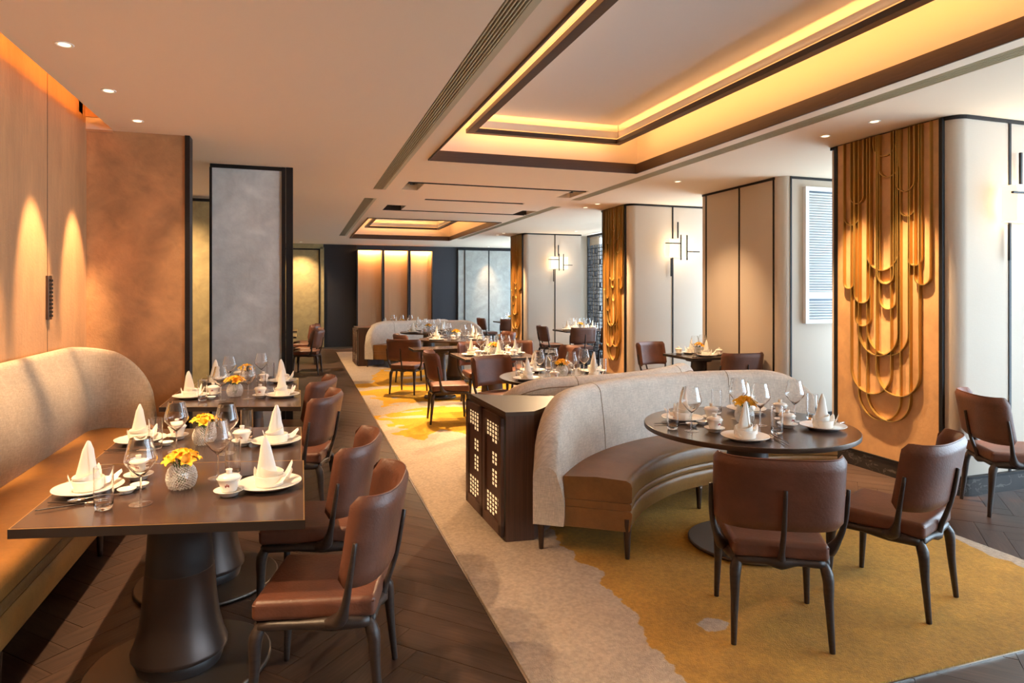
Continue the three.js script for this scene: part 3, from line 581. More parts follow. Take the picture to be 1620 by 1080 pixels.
// ───────────────────────── left banquette ─────────────────────────
{
  const t = thing('banquette', 'long tan leather wall banquette with tall rounded fabric back', 'banquette');
  const path = []; let s = 0;
  for (let d = 0.2; d <= 5.88; d += 0.142) { path.push({ x: -1.60, d, nx: -1, nd: 0, s: d }); }
  const R = 0.16, d0 = path[path.length - 1].d; s = d0;
  for (let k = 1; k <= 6; k++) { const a = Math.PI - Math.PI / 2 * k / 6; path.push({ x: -1.60 + R + R * Math.cos(a), d: d0 + R * Math.sin(a), nx: Math.cos(a), nd: Math.sin(a), s: s += R * Math.PI / 12 }); }
  for (let k = 1; k <= 12; k++) path.push({ x: -1.60 + R + 0.30 * k / 12, d: d0 + R, nx: 0, nd: 1, s: s += 0.025 });
  const n = path.length, S1 = path[n - 1].s;
  const H = (i) => { const e = Math.min(1, (S1 - path[i].s) / 0.62), q = 1 - e; return 0.62 + 0.56 * Math.pow(Math.max(0, 1 - Math.pow(q, 2.4)), 1 / 2.0); };
  const sec = (i) => {
    const h = H(i), b = 0.40, k = (h - b) / (1.18 - b), T = 0.135, lean = 0.05 * k;
    const out = [[T, b], [0.0, b]];
    for (let j = 1; j <= 5; j++) { const u = j / 6; out.push([lean * u * u - 0.055 * Math.sin(Math.PI * u) * Math.min(1, k * 1.3), b + (h - b - 0.07) * u]); }
    for (let j = 0; j <= 6; j++) { const a = Math.PI - Math.PI * j / 6, rr0 = (T - lean) / 2; out.push([lean + rr0 + rr0 * Math.cos(a), h - 0.07 + 0.07 * Math.sin(a)]); }
    return out;
  };
  const back = mesh('backrest', sweepPath(path, sec, 0.9), M.banqFabric, t);
  for (const ds of [2.9]) { const i = path.findIndex((p) => p.d > ds), q = sec(i).slice(1, 12).map(([o, y]) => [path[i].x + path[i].nx * (o - 0.002), y, -path[i].d]); mesh('seam', sweepTube(q, [0.003, 0.003], 5), M.piping, back); }
  const strait = [{ x: -1.12, d: 0.2, nx: -1, nd: 0, s: 0 }, { x: -1.12, d: 6.05, nx: -1, nd: 0, s: 5.85 }];
  mesh('seat_cushion', sweepPath(strait, () => [[0.52, 0.37], [0.02, 0.37], [0, 0.385], [0, 0.455], [0.012, 0.48], [0.04, 0.495], [0.16, 0.51], [0.36, 0.525], [0.52, 0.52]], 0.9), M.banqLeather, t);
  mesh('seat_band', sweepPath(strait, () => [[0.5, 0.315], [0.012, 0.315], [0.005, 0.33], [0.005, 0.355], [0.012, 0.368], [0.5, 0.368]], 0.9), M.sofaLeather, t);
  mesh('seat_base', sweepPath(strait, () => [[0.5, 0.15], [0.03, 0.15], [0.0, 0.20], [0, 0.29], [0.012, 0.312], [0.5, 0.312]], 0.9), M.banqLeather, t);
  for (const d of [0.4, 1.75, 3.1, 4.5, 5.9]) for (const x of [-1.16, -1.56]) mesh('leg', sweepTube([[x, 0.0, -d], [x, 0.152, -d]], [0.014, 0.02], 8), M.bronze, t);
  mesh('back_support', box(-1.60, -1.47, 0.15, 0.42, 0.2, 6.0), M.sofaLeather, t);
}

// ───────────────────────── tables ─────────────────────────
const TY = 0.75;
function pedestal(t, x, d, y0, top, k = 1) {
  mesh('base_disc', lathe([[0, 0], [0.35 * k, 0], [0.365 * k, 0.006], [0.365 * k, 0.018], [0.355 * k, 0.024], [0, 0.026]], 40).translate(x, y0, -d), M.baseDisc, t);
  mesh('foot', lathe([[0.16 * k, 0.02], [0.17 * k, 0.05], [0.165 * k, 0.07]], 32).translate(x, y0, -d), M.darkTrim, t);
  mesh('column', lathe([[0.165 * k, 0.07], [0.186 * k, 0.082], [0.188 * k, 0.10], [0.172 * k, 0.14], [0.155 * k, 0.21], [0.143 * k, 0.31], [0.134 * k, 0.43]], 32).translate(x, y0, -d), M.pedestal, t);
  mesh('collar', lathe([[0.134 * k, 0.43], [0.132 * k, 0.432], [0.125 * k, 0.55], [0.118 * k, top - y0 - 0.03], [0.20 * k, top - y0 - 0.028], [0.20 * k, top - y0]], 32).translate(x, y0, -d), M.darkTrim, t);
}
function rectTable(label, pts, px, pd, y0 = 0, group, k = 1) {      // pts: corners [x,d] counter-clockwise from the near left
  const t = thing('dining_table', label, 'table', [0, 0, 0], 0, group);
  const e = 0.006, c = pts.reduce((a, p) => [a[0] + p[0] / pts.length, a[1] + p[1] / pts.length], [0, 0]);
  const inset = (o) => pts.map((p) => [p[0] + Math.sign(c[0] - p[0]) * o, p[1] + Math.sign(c[1] - p[1]) * o]);
  mesh('edge_band', prism(pts, y0 + 0.715, y0 + TY - 0.0015), M.tableEdge, t);
  mesh('brass_inlay', prism(inset(0.001), y0 + TY - 0.0015, y0 + TY - 0.0003), M.brass, t);
  mesh('tabletop', prism(inset(e), y0 + TY - 0.004, y0 + TY), M.tableWood, t);
  mesh('under_frame', prism(inset(0.22), y0 + 0.695, y0 + 0.715), M.darkTrim, t);
  pedestal(t, px, pd, y0, y0 + 0.70, k);
  return t;
}
function roundTable(label, x, d, r, y0, group) {
  const t = thing('round_table', label, 'table', [x, y0, -d], 0, group);
  mesh('tabletop', lathe([[0, TY - 0.03], [r - 0.006, TY - 0.03], [r, TY - 0.026], [r, TY - 0.003], [r - 0.003, TY], [0, TY]], 72), M.tableWood, t);
  mesh('edge_ring', lathe([[r - 0.001, TY - 0.028], [r + 0.0015, TY - 0.026], [r + 0.0015, TY - 0.004], [r - 0.001, TY - 0.002]], 72), M.bronze, t);
  const c = new THREE.Group();
  pedestal(t, 0, 0, 0, TY - 0.03, 1);
  return t;
}
const SKEW = 0.235;
const skewed = (x0, x1, dr0, dr1, sk) => [[x0, dr0 + sk * (x1 - x0)], [x1, dr0], [x1, dr1], [x0, dr1 + sk * (x1 - x0)]];
rectTable('dark wood table with brass edge nearest the end of the banquette row', skewed(-1.0, 0.015, 2.53, 3.43, 0.225), -0.49, 3.06, 0);
rectTable('dark wood table pushed against the first banquette table', skewed(-1.0, 0.005, 3.433, 4.29, 0.235), -0.49, 3.93, 0);
rectTable('dark wood table near the brown partition panel', skewed(-1.0, 0.0, 5.05, 5.90, 0.30), -0.49, 5.62, 0);
rectTable('dark wood table between the brown panel and grey screen', skewed(-0.93, -0.02, 5.912, 6.75, 0.30), -0.47, 6.5, 0);
const RT1 = [2.69, 3.42], RT2 = [2.47, 5.95], RT3 = [2.65, 11.35], RT4 = [2.58, 13.55], RT5 = [2.4, 16.2];
roundTable('round dark table in front of the curved cream sofa', ...RT1, 0.64, FY);
roundTable('round dark table behind the back to back curved sofas', ...RT2, 0.62, FY);
roundTable('round dark table in front of the distant curved sofa, beside two tan chairs', ...RT3, 0.66, FY);
roundTable('round dark table tucked into the distant curved sofa', ...RT4, 0.60, FY);
roundTable('round dark table behind the distant curved sofa', ...RT5, 0.60, FY);
rectTable('square dark table with four tan chairs on the gold carpet patch', [[1.95, 7.80], [2.93, 7.80], [2.93, 8.68], [1.95, 8.68]], 2.42, 8.24, FY);
rectTable('square dark table with thick edge between two others on the carpet', [[1.56, 9.36], [2.45, 9.36], [2.45, 9.84], [1.56, 9.84]], 2.0, 9.6, FY, null, 0.66);
rectTable('square table for two against the cream panelled block', [[4.78, 7.15], [5.45, 7.15], [5.45, 7.86], [4.78, 7.86]], 5.11, 7.5, 0, null, 0.85);
rectTable('dark table beside the lattice window screen', [[5.50, 12.95], [6.50, 12.95], [6.50, 13.80], [5.50, 13.80]], 6.0, 13.4, 0);
rectTable('dark table near the pale far right panels', [[5.40, 17.5], [6.2, 17.5], [6.2, 18.3], [5.40, 18.3]], 5.8, 17.9, 0);
rectTable('distant dark table behind the grey screen panel, nearer one', [[-1.0, 13.0], [-0.08, 13.0], [-0.08, 13.8], [-1.0, 13.8]], -0.54, 13.4, 0);
rectTable('distant dark table behind the grey screen panel, farther one', [[-1.0, 14.9], [-0.08, 14.9], [-0.08, 15.7], [-1.0, 15.7]], -0.54, 15.3, 0);

// ───────────────────────── curved sofas and cabinets ─────────────────────────
function curvedSofa(label, cx, cd, a0, a1, y0) {
  const t = thing('curved_sofa', label, 'sofa');
  const n = 64, RI = 2.0, path = arcPath(cx, cd, RI, a0, a1, n), S1 = path[n].s;
  const H = (i) => { const s = path[i].s, e = Math.min(1, s / 0.52, (S1 - s) / 0.52), q = 1 - e; return 0.52 + 0.41 * Math.pow(Math.max(0, 1 - Math.pow(q, 2.3)), 1 / 2.1); };
  const back = mesh('backrest', sweepPath(path, (i) => {
    const h = y0 + H(i), b = y0 + 0.165, T = 0.19, out = [[T, b], [0.0, b]];
    for (let j = 1; j <= 4; j++) { const u = j / 5; out.push([0.035 * u * u - 0.012 * Math.sin(Math.PI * u), b + (h - b - 0.07) * u]); }
    for (let j = 0; j <= 8; j++) { const a = Math.PI - Math.PI * j / 8, c = (T - 0.035) / 2; out.push([0.035 + c + c * Math.cos(a), h - 0.07 + 0.07 * Math.sin(a)]); }
    return out;
  }, 0.9), M.fabric, t);
  for (const f of [0.27, 0.73]) {
    const i = Math.round(n * f), p = path[i], h = y0 + H(i), q = [];
    for (let j = 2; j <= 5; j++) { const u = j / 5; q.push([0.035 * u * u - 0.012 * Math.sin(Math.PI * u) - 0.001, y0 + 0.165 + (h - y0 - 0.235) * u]); }
    for (let j = 1; j <= 8; j++) { const a = Math.PI - Math.PI * j / 8, c = 0.0775 + 0.001; q.push([0.035 + 0.0775 + c * Math.cos(a), h - 0.07 + 0.071 * Math.sin(a)]); }
    mesh('seam', sweepTube(q.map(([o, y]) => [p.x + p.nx * o, y, -(p.d + p.nd * o)]), [0.0025, 0.0025], 5), M.piping, back);
  }
  // piping along the outer top of the back
  const pp = []; for (let i = 2; i <= n - 2; i += 3) { const p = path[i]; pp.push([p.x + p.nx * 0.189, y0 + H(i) - 0.068, -(p.d + p.nd * 0.189)]); }
  mesh('piping', sweepTube(pp, [0.004, 0.004], 6), M.piping, back);
  const sp = arcPath(cx, cd, RI, a0 + (a1 > a0 ? 0.6 : -0.6), a1 - (a1 > a0 ? 0.6 : -0.6), n);
  const F = -0.41, sec = (l) => () => l.map(([o, y]) => [o, y0 + y]);
  mesh('seat_cushion', sweepPath(sp, sec([[0.0, 0.335], [F + 0.008, 0.335], [F, 0.345], [F, 0.43], [F + 0.01, 0.455], [F + 0.035, 0.468], [-0.2, 0.478], [0.0, 0.468]]), 0.9), M.sofaLeather, t);
  mesh('seat_band', sweepPath(sp, sec([[0.0, 0.288], [F + 0.012, 0.288], [F + 0.004, 0.296], [F + 0.004, 0.325], [F + 0.012, 0.333], [0, 0.333]]), 0.9), M.sofaLeather, t);
  mesh('seat_base', sweepPath(sp, sec([[0.0, 0.165], [F + 0.02, 0.165], [F + 0.012, 0.172], [F, 0.25], [F, 0.275], [F + 0.01, 0.286], [0, 0.286]]), 0.9), M.sofaLeather, t);
  for (const f of [0.02, 0.5, 0.98]) for (const o of [F + 0.03, 0.15]) {
    const i = Math.round(n * f), p = path[i], x = p.x + p.nx * o, d = p.d + p.nd * o;
    mesh('leg', sweepTube([[x, y0, -d], [x, y0 + 0.09, -d], [x, y0 + (o < 0 && f !== 0.5 ? 0.24 : 0.17), -d]], [0.014, 0.019, 0.026], 8), M.bronze, t);
  }
  return t;
}
curvedSofa('curved cream fabric sofa with brown leather seat around the near round table', 3.17, 2.5, 146, 62, FY);
curvedSofa('curved cream fabric sofa turned away, behind the near curved sofa', 1.92, 6.76, -34, -106, FY);
curvedSofa('distant curved cream fabric sofa with brown leather seat', 3.10, 12.75, 146, 62, FY);
curvedSofa('distant curved cream fabric sofa turned away, in front of the dark far wall', 1.88, 17.05, -34, -104, FY);
function cabinet(label, dx, dd, y0) {
  const t = thing('service_cabinet', label, 'cabinet');
  const A = (a) => [3.17 + 2.215 * Math.cos(a * Math.PI / 180) + dx, 2.5 + 2.215 * Math.sin(a * Math.PI / 180) + dd];
  const pts = [[1.235 + dx, 3.90 + dd], [1.42 + dx, 3.88 + dd], A(139), A(133), A(127), [1.72 + dx, 4.50 + dd], [1.55 + dx, 4.53 + dd], [1.36 + dx, 4.585 + dd], [1.205 + dx, 4.72 + dd]];
  const ctr = [1.46 + dx, 4.25 + dd], sc = (k) => pts.map((p) => [ctr[0] + (p[0] - ctr[0]) * k, ctr[1] + (p[1] - ctr[1]) * k]);
  mesh('body', prism(sc(0.985), y0 + 0.0, y0 + 0.80), M.cabinetWood, t);
  mesh('top', prism(pts, y0 + 0.80, y0 + 0.825), M.cabinetTop, t);
  // two lattice doors on the aisle side
  const a = new THREE.Vector2(pts[0][0], pts[0][1]), b = new THREE.Vector2(pts[8][0], pts[8][1]), len = a.distanceTo(b), ang = Math.atan2(b.x - a.x, b.y - a.y);
  const dg = new THREE.Group(); dg.name = 'door_front'; dg.position.set(a.x - 0.006, y0, -a.y); dg.rotation.y = -ang; t.add(dg);
  // local: -z runs along the front, -x points out to the aisle
  for (let k = 0; k < 2; k++) {
    const z0 = 0.012 + k * (len / 2 - 0.004), z1 = z0 + len / 2 - 0.02, w = 0.055, g = (p, q, y, h, o0 = -0.022, o1 = 0) => box(o0, o1, y, h, p, q);
    const dr = mesh('door', merge([g(z0, z0 + w, 0.03, 0.785), g(z1 - w, z1, 0.03, 0.785), g(z0, z1, 0.73, 0.785), g(z0, z1, 0.03, 0.10)]), M.cabinetWood, dg);
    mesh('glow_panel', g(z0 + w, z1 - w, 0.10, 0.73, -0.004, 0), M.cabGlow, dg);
    const bars = [], p0 = z0 + w, p1 = z1 - w, W = p1 - p0, cols = 5, rows = 22, cw = W / cols, ch = 0.63 / rows;
    const open = (c, r) => (r < 5 && c > 0 - (r > 2) && (r > 0 || c > 1)) || (r >= 7 && r < 11 && c > 0 && c < 3) || (r >= 12 && r < 15 && c > 0 && c < 3) || (r >= 17 && r < 22 && c >= 0 && !(r === 17 && (c === 1 || c === 2) === false));
    for (let c = 0; c < cols; c++) for (let r = 0; r < rows; r++) {
      const y = 0.10 + r * ch, z = p0 + c * cw;
      if (!open(c, r)) bars.push(g(z, z + cw, y, y + ch, -0.008, -0.004));
      else { bars.push(g(z, z + cw, y, y + 0.007, -0.008, -0.004)); bars.push(g(z, z + 0.011, y, y + ch, -0.0085, -0.004)); }
    }
    mesh('lattice', merge(bars), M.cabinetWood, dg);
  }
  return t;
}
cabinet('dark wood cabinet with glowing lattice doors beside the near curved sofa', 0, 0, FY);
cabinet('distant dark wood cabinet at the end of the far curved sofa', -0.07, 10.25, FY);

// ───────────────────────── chairs ─────────────────────────
const chair = proto('dining_chair', 'chair');
{
  const t = chair, FR = M.frameWood;
  // seat cushion
  const sg = new RoundedBoxGeometry(0.455, 0.075, 0.45, 4, 0.022), p = sg.attributes.position;
  for (let i = 0; i < p.count; i++) { const x = p.getX(i), y = p.getY(i), z = p.getZ(i), k = Math.max(0, 1 - (x / 0.235) ** 4) * Math.max(0, 1 - (z / 0.235) ** 4); if (y > 0.01) p.setY(i, y + 0.014 * k); p.setX(i, x * (1 - 0.10 * (z + 0.225) / 0.45)); }
  sg.computeVertexNormals(); sg.translate(0, 0.425, 0.0);
  const seat = mesh('seat', boxUV(sg), M.chairLeather, t);
  const rim = []; for (const [x, z] of [[-0.222, -0.218], [0.222, -0.218], [0.2, 0.218], [-0.2, 0.218]]) rim.push([x, 0.448, z]);
  mesh('piping', merge(rim.map((q, i) => sweepTube([q, rim[(i + 1) % 4]], [0.004, 0.004], 5))), M.chairPiping, seat);
  // wrapped backrest
  const NU = 30, NV = 12, half = 0.166, pos = [], uv = [], idx = [], len = 0.335;
  const plan = (s) => { const q = Math.max(-1, Math.min(1, s)), a = Math.abs(q); const x = 0.27 * Math.sign(q) * Math.pow(Math.sin(a * Math.PI / 2), 0.92), z = 0.245 - 0.155 * Math.pow(a, 2.6); return [x, z]; };
  for (const side of [0, 1]) for (let i = 0; i <= NU; i++) for (let j = 0; j <= NV; j++) {
    const s = -1 + 2 * i / NU, v = -1 + 2 * j / NV, e = (1 - Math.abs(s)) * len, r = 0.036, hh = half - (e < r ? r - Math.sqrt(Math.max(0, r * r - (r - e) * (r - e))) : 0);
    const [x, z] = plan(s), [x1, z1] = plan(s - 0.02), [x2, z2] = plan(s + 0.02), l = Math.hypot(x2 - x1, z2 - z1) || 1, nx = -(z2 - z1) / l, nz = (x2 - x1) / l;
    const ed = Math.min(1, e / 0.025), ev = Math.min(1, hh * (1 - Math.abs(v)) / 0.025), th = 0.019 * Math.sqrt(1 - (1 - ed) ** 2) * Math.sqrt(1 - (1 - ev) ** 2), o = side ? th : -th;
    const y = 0.690 + v * hh, lean = 0.17 * (y - 0.5);
    pos.push(x + nx * o, y - 0.018 * Math.abs(s) ** 3 * (v > 0 ? -0.4 : 0), z + nz * o + lean); uv.push(s * len, y);
  }
  const w = NV + 1, off = (NU + 1) * w;
  for (let i = 0; i < NU; i++) for (let j = 0; j < NV; j++) { const a = i * w + j, b = a + 1, c = a + w, d = c + 1; idx.push(a, b, c, b, d, c, off + a, off + c, off + b, off + b, off + c, off + d); }
  let bg = new THREE.BufferGeometry(); bg.setAttribute('position', new THREE.Float32BufferAttribute(pos, 3)); bg.setAttribute('uv', new THREE.Float32BufferAttribute(uv, 2)); bg.setIndex(idx); bg.computeVertexNormals();
  const back = mesh('backrest', fixGeo(bg), M.chairLeather, t);
  const rimTop = []; for (let i = 0; i <= 12; i++) { const s = -0.86 + 1.72 * i / 12, [x, z] = plan(s), y = 0.690 + half + 0.0072 * Math.abs(s) ** 3 * 0; rimTop.push([x, y - 0.001, z + 0.17 * (y - 0.5)]); }
  mesh('piping', sweepTube(rimTop, [0.0045, 0.0045], 5), M.chairPiping, back);
  // legs
  for (const s of [-1, 1]) {
    mesh('leg', sweepTube([[s * 0.222, 0, -0.225], [s * 0.216, 0.2, -0.214], [s * 0.211, 0.335, -0.208], [s * 0.196, 0.374, -0.19]], [0.0125, 0.0185, 0.0265, 0.021], 8), FR, t);
    mesh('leg', sweepTube([[s * 0.208, 0, 0.245], [s * 0.2, 0.2, 0.226], [s * 0.195, 0.335, 0.214], [s * 0.18, 0.376, 0.19]], [0.0125, 0.0185, 0.0265, 0.021], 8), FR, t);
    mesh('side_rail', sweepTube([[s * 0.205, 0.368, -0.2], [s * 0.215, 0.374, -0.05], [s * 0.216, 0.376, 0.07], [s * 0.19, 0.37, 0.2]], [0.021, 0.0165, 0.027, 0.022], 8), FR, t);
    mesh('back_post', sweepTube([[s * 0.218, 0.375, 0.03], [s * 0.236, 0.395, 0.095], [s * 0.268, 0.46, 0.125], [s * 0.292, 0.56, 0.146], [s * 0.298, 0.70, 0.168]], [0.014, 0.031, 0.016, 0.012, 0.009], 8), FR, t);
  }
  mesh('front_rail', sweepTube([[-0.2, 0.368, -0.2], [0, 0.372, -0.205], [0.2, 0.368, -0.2]], [0.021, 0.016, 0.021], 8), FR, t);
  mesh('back_rail', sweepTube([[-0.185, 0.372, 0.2], [-0.07, 0.375, 0.212], [0, 0.37, 0.216], [0.07, 0.375, 0.212], [0.185, 0.372, 0.2]], [0.022, 0.016, 0.029, 0.016, 0.022], 8), FR, t);
  mesh('back_post', sweepTube([[0, 0.37, 0.218], [0, 0.42, 0.235], [0, 0.55, 0.278], [0, 0.72, 0.309]], [0.022, 0.013, 0.0115, 0.0085], 8), FR, t);
}
function seatAt(x, d, fx, fd, label, group, y = 0) { return put(chair, label, [x, y, -d], face(fx, fd), group); }
{
  const L = 'brown leather chair ';
  const sk = [-0.97, 0.235];
  seatAt(0.10, 2.70, -0.965, 0.26, L + 'at the first banquette table');
  seatAt(0.08, 3.46, -0.965, 0.26, L + 'at the second banquette table, behind the first chair');
  seatAt(-0.03, 5.00, -0.965, 0.26, L + 'at the table near the brown partition');
  seatAt(-0.03, 5.86, -0.965, 0.26, L + 'at the table between brown panel and grey screen');
  seatAt(2.155, 2.57, 0.475, 0.88, L + 'at the pillar-side round table, beside the grey carpet spot', null, FY);
  seatAt(2.96, 2.62, -0.38, 0.92, L + 'at the pillar-side round table, nearer the band sculpture', null, FY);
  seatAt(4.97, 3.36, 0.86, -0.5, L + 'standing alone on timber before the sculpture pillar');
  seatAt(1.74, 7.82, 0.99, -0.1, L + 'on the gold carpet at the aisle side of the square table', null, FY);
  seatAt(3.25, 8.05, -1, 0.05, L + 'on the window side of the square table', null, FY);
  seatAt(2.44, 8.92, 0.05, -1, L + 'on the far wall side of the square carpet table', 'chairs behind the square table', FY);
  seatAt(3.03, 8.98, -0.05, -1, L + 'on the far wall side of the square carpet table', 'chairs behind the square table', FY);
  seatAt(1.62, 10.22, 0.55, 0.83, L + 'by the thick edged square table on the carpet', null, FY);
  seatAt(1.85, 11.25, 0.98, 0.1, L + 'on the aisle side of the distant round table', null, FY);
  seatAt(3.42, 11.3, -1, 0, L + 'on the window side of the distant round table', null, FY);
  seatAt(2.14, 6.88, 0.42, -0.90, L + 'at the round table behind the curved sofas', null, FY);
  seatAt(5.18, 6.85, 0.05, 1, L + 'before the panelled block at the table for two');
  seatAt(4.98, 8.25, 0.35, -0.95, L + 'at the table for two, backed by the second pillar');
  seatAt(5.27, 13.3, 1, -0.1, L + 'at the short end of the table by the lattice screen');
  seatAt(5.66, 12.60, 0.05, 1, L + 'along the sofa side of the lattice screen table', 'chairs before the lattice screen');
  seatAt(6.32, 12.45, 0.15, 1, L + 'along the sofa side of the lattice screen table', 'chairs before the lattice screen');
  seatAt(5.15, 17.95, 1, 0, L + 'at the short side of the far right table');
  seatAt(5.55, 17.2, 0.1, 1, L + 'along the sofa side of the far right table');
  for (const d of [13.25, 13.85]) seatAt(0.12, d, -0.97, 0.2, L + 'at the nearer distant table past the grey screen', 'chairs past the grey screen, nearer pair');
  for (const d of [15.1, 15.8]) seatAt(0.10, d, -0.97, 0.2, L + 'at the farther distant table past the grey screen', 'chairs past the grey screen, farther pair');
}

// ───────────────────────── tableware ─────────────────────────
const plate = proto('plate', 'plate');
mesh('dish', lathe([[0, 0.006], [0.07, 0.006], [0.078, 0.0], [0.086, 0.004], [0.128, 0.020], [0.134, 0.024], [0.133, 0.027], [0.126, 0.025], [0.088, 0.012], [0.0, 0.010]], 40), M.porcelain, plate);
const bandG = lathe([[0.050, 0.0], [0.057, 0.003], [0.060, 0.040], [0.061, 0.046], [0.057, 0.047], [0.053, 0.02], [0.02, 0.012]], 26);
function spire(lean, twist) {
  const pos = [], idx = [], uv = [], n = 28, m = 14;
  for (let i = 0; i <= m; i++) for (let j = 0; j <= n; j++) {
    const v = i / m, a = j / n * Math.PI * 2.35 + twist + v * 0.5, y = 0.012 + 0.185 * v + 0.012 * Math.sin(a) * v;
    const over = j / n > 0.8 ? 0.004 : 0, r = (0.026 * Math.pow(1 - v, 1.1) + 0.012 + over - 0.006 * Math.max(0, v - 0.85) / 0.15) * (1 + 0.16 * Math.sin(a * 2 + 1) * (1 - 0.6 * v));
    pos.push(r * 1.15 * Math.cos(a) + lean * v * v - 0.008, y, r * 0.8 * Math.sin(a)); uv.push(a * 0.05, y);
  }
  const w = n + 1;
  for (let i = 0; i < m; i++) for (let j = 0; j < n; j++) { const a = i * w + j; idx.push(a, a + w, a + 1, a + 1, a + w, a + w + 1); }
  const g = new THREE.BufferGeometry(); g.setAttribute('position', new THREE.Float32BufferAttribute(pos, 3)); g.setAttribute('uv', new THREE.Float32BufferAttribute(uv, 2)); g.setIndex(idx); g.computeVertexNormals();
  return fixGeo(g);
}
function flap(ang, len, lift, wid) {            // rolled napkin corner reaching out over the plate
  const pos = [], idx = [], uv = [], n = 8, m = 8;
  for (let i = 0; i <= m; i++) for (let j = 0; j <= n; j++) {
    const v = i / m, q = j / n * 2 - 1, w = wid * (1 - 0.75 * v * v), r = 0.045 + len * v;
    pos.push(r, 0.012 + lift * v * v + 0.020 * (1 - q * q) * (1 - 0.4 * v) + 0.003 * Math.sin(v * 9), q * w); uv.push(r, q * w);
  }
  const k = n + 1;
  for (let i = 0; i < m; i++) for (let j = 0; j < n; j++) { const a = i * k + j; idx.push(a, a + 1, a + k, a + 1, a + k + 1, a + k); }
  const g = new THREE.BufferGeometry(); g.setAttribute('position', new THREE.Float32BufferAttribute(pos, 3)); g.setAttribute('uv', new THREE.Float32BufferAttribute(uv, 2)); g.setIndex(idx); g.computeVertexNormals(); g.rotateY(ang);
  return fixGeo(g);
}
const napkins = [0, 1, 2].map((k) => { const o = proto('folded_napkin', 'napkin'); mesh('fold', merge([bandG.clone(), lathe([[0.040, 0.03], [0.046, 0.05], [0.05, 0.068], [0.047, 0.069], [0.042, 0.05], [0.03, 0.035]], 22).rotateZ([0.28, -0.25, 0.2][k]).translate([0.006, -0.006, 0.0][k], 0.004, 0), spire([0.006, -0.008, 0.002][k], k * 1.9), flap([0.2, -0.5, 0.6][k], [0.085, 0.06, 0.07][k], [0.034, 0.055, 0.045][k], 0.036), flap([1.0, 0.5, -0.4][k], [0.045, 0.06, 0.04][k], 0.065, 0.028), flap([3.0, 2.6, 3.4][k], 0.028, 0.05, 0.03)]), M.linen, o); return o; });
const saucer = proto('saucer', 'saucer');
mesh('dish', lathe([[0, 0.004], [0.026, 0.004], [0.030, 0], [0.034, 0.002], [0.042, 0.014], [0.060, 0.024], [0.061, 0.027], [0.056, 0.026], [0.03, 0.018], [0, 0.017]], 30), M.porcelain, saucer);
const cup = proto('lidded_cup', 'cup');
mesh('bowl', lathe([[0, 0], [0.026, 0], [0.030, 0.004], [0.034, 0.018], [0.041, 0.040], [0.049, 0.055], [0.0495, 0.057], [0.046, 0.056], [0, 0.05]], 30), M.porcelain, cup);
{
  const lid = mesh('lid', lathe([[0.043, 0.056], [0.047, 0.058], [0.040, 0.068], [0.020, 0.074], [0, 0.076]], 28), M.porcelain, cup);
  mesh('knob', lathe([[0, 0.073], [0.013, 0.074], [0.0115, 0.084], [0.014, 0.092], [0.012, 0.094], [0, 0.093]], 18), M.porcelain, lid);
  const mk = mesh('emblem', merge([lbox(0.004, 0.010, 0.002, -0.006, 0.036, 0), lbox(0.004, 0.010, 0.002, 0.006, 0.036, 0), lbox(0.015, 0.003, 0.002, 0, 0.036, 0), lbox(0.005, 0.005, 0.002, 0, 0.042, 0)]), M.redMark, cup);
  mk.position.set(0.012, 0, 0.0385); mk.rotation.set(0.3, 0.3, 0);
}
const wine = proto('wine_glass', 'glass');
mesh('bowl', lathe([[0, 0.1085], [0.005, 0.109], [0.012, 0.115], [0.034, 0.138], [0.056, 0.166], [0.0605, 0.178], [0.058, 0.192], [0.048, 0.232], [0.0405, 0.265], [0.0395, 0.2655], [0.0388, 0.265], [0.0464, 0.232], [0.0564, 0.192], [0.0588, 0.178], [0.0543, 0.167], [0.0325, 0.1395], [0.011, 0.1175], [0, 0.1145]], 32), M.glass, wine);
mesh('stem', lathe([[0, 0.0052], [0.0062, 0.0055], [0.0042, 0.03], [0.0036, 0.08], [0.0046, 0.108], [0, 0.1083]], 12), M.glass, wine);
mesh('foot', lathe([[0, 0.0005], [0.042, 0.0005], [0.0425, 0.0015], [0.03, 0.003], [0.012, 0.004], [0, 0.005]], 30), M.glassThin, wine);
const tumbler = proto('water_glass', 'glass');
mesh('wall', lathe([[0, 0.001], [0.027, 0.001], [0.031, 0.006], [0.0335, 0.02], [0.0345, 0.05], [0.0345, 0.165], [0.0338, 0.1658], [0.0331, 0.165], [0.0330, 0.05], [0.031, 0.024], [0.026, 0.016], [0, 0.015]], 28), M.glass, tumbler);
const dish = proto('sauce_dish', 'dish');
mesh('bowl', lathe([[0, 0.003], [0.018, 0.0], [0.022, 0.002], [0.036, 0.018], [0.0365, 0.020], [0.033, 0.019], [0.02, 0.008], [0, 0.007]], 24), M.porcelain, dish);
const spoon = proto('soup_spoon', 'spoon');
{
  const g = new THREE.SphereGeometry(1, 14, 8, 0, Math.PI * 2, Math.PI / 2, Math.PI / 2); g.scale(0.022, 0.012, 0.032); g.translate(0, 0.013, 0);
  mesh('bowl', g, M.silver, spoon); mesh('handle', sweepTube([[0, 0.012, 0.03], [0, 0.014, 0.08], [0, 0.006, 0.16]], [0.004, 0.003, 0.005], 6, 0.6), M.silver, spoon);
}
const stick = proto('chopstick', 'chopstick');
mesh('shaft', sweepTube([[0, 0.007, -0.12], [0, 0.006, 0.04]], [0.0022, 0.0032], 6), M.lacquer, stick); mesh('handle', sweepTube([[0, 0.006, 0.04], [0, 0.006, 0.12]], [0.0034, 0.004], 6), M.silver, stick);
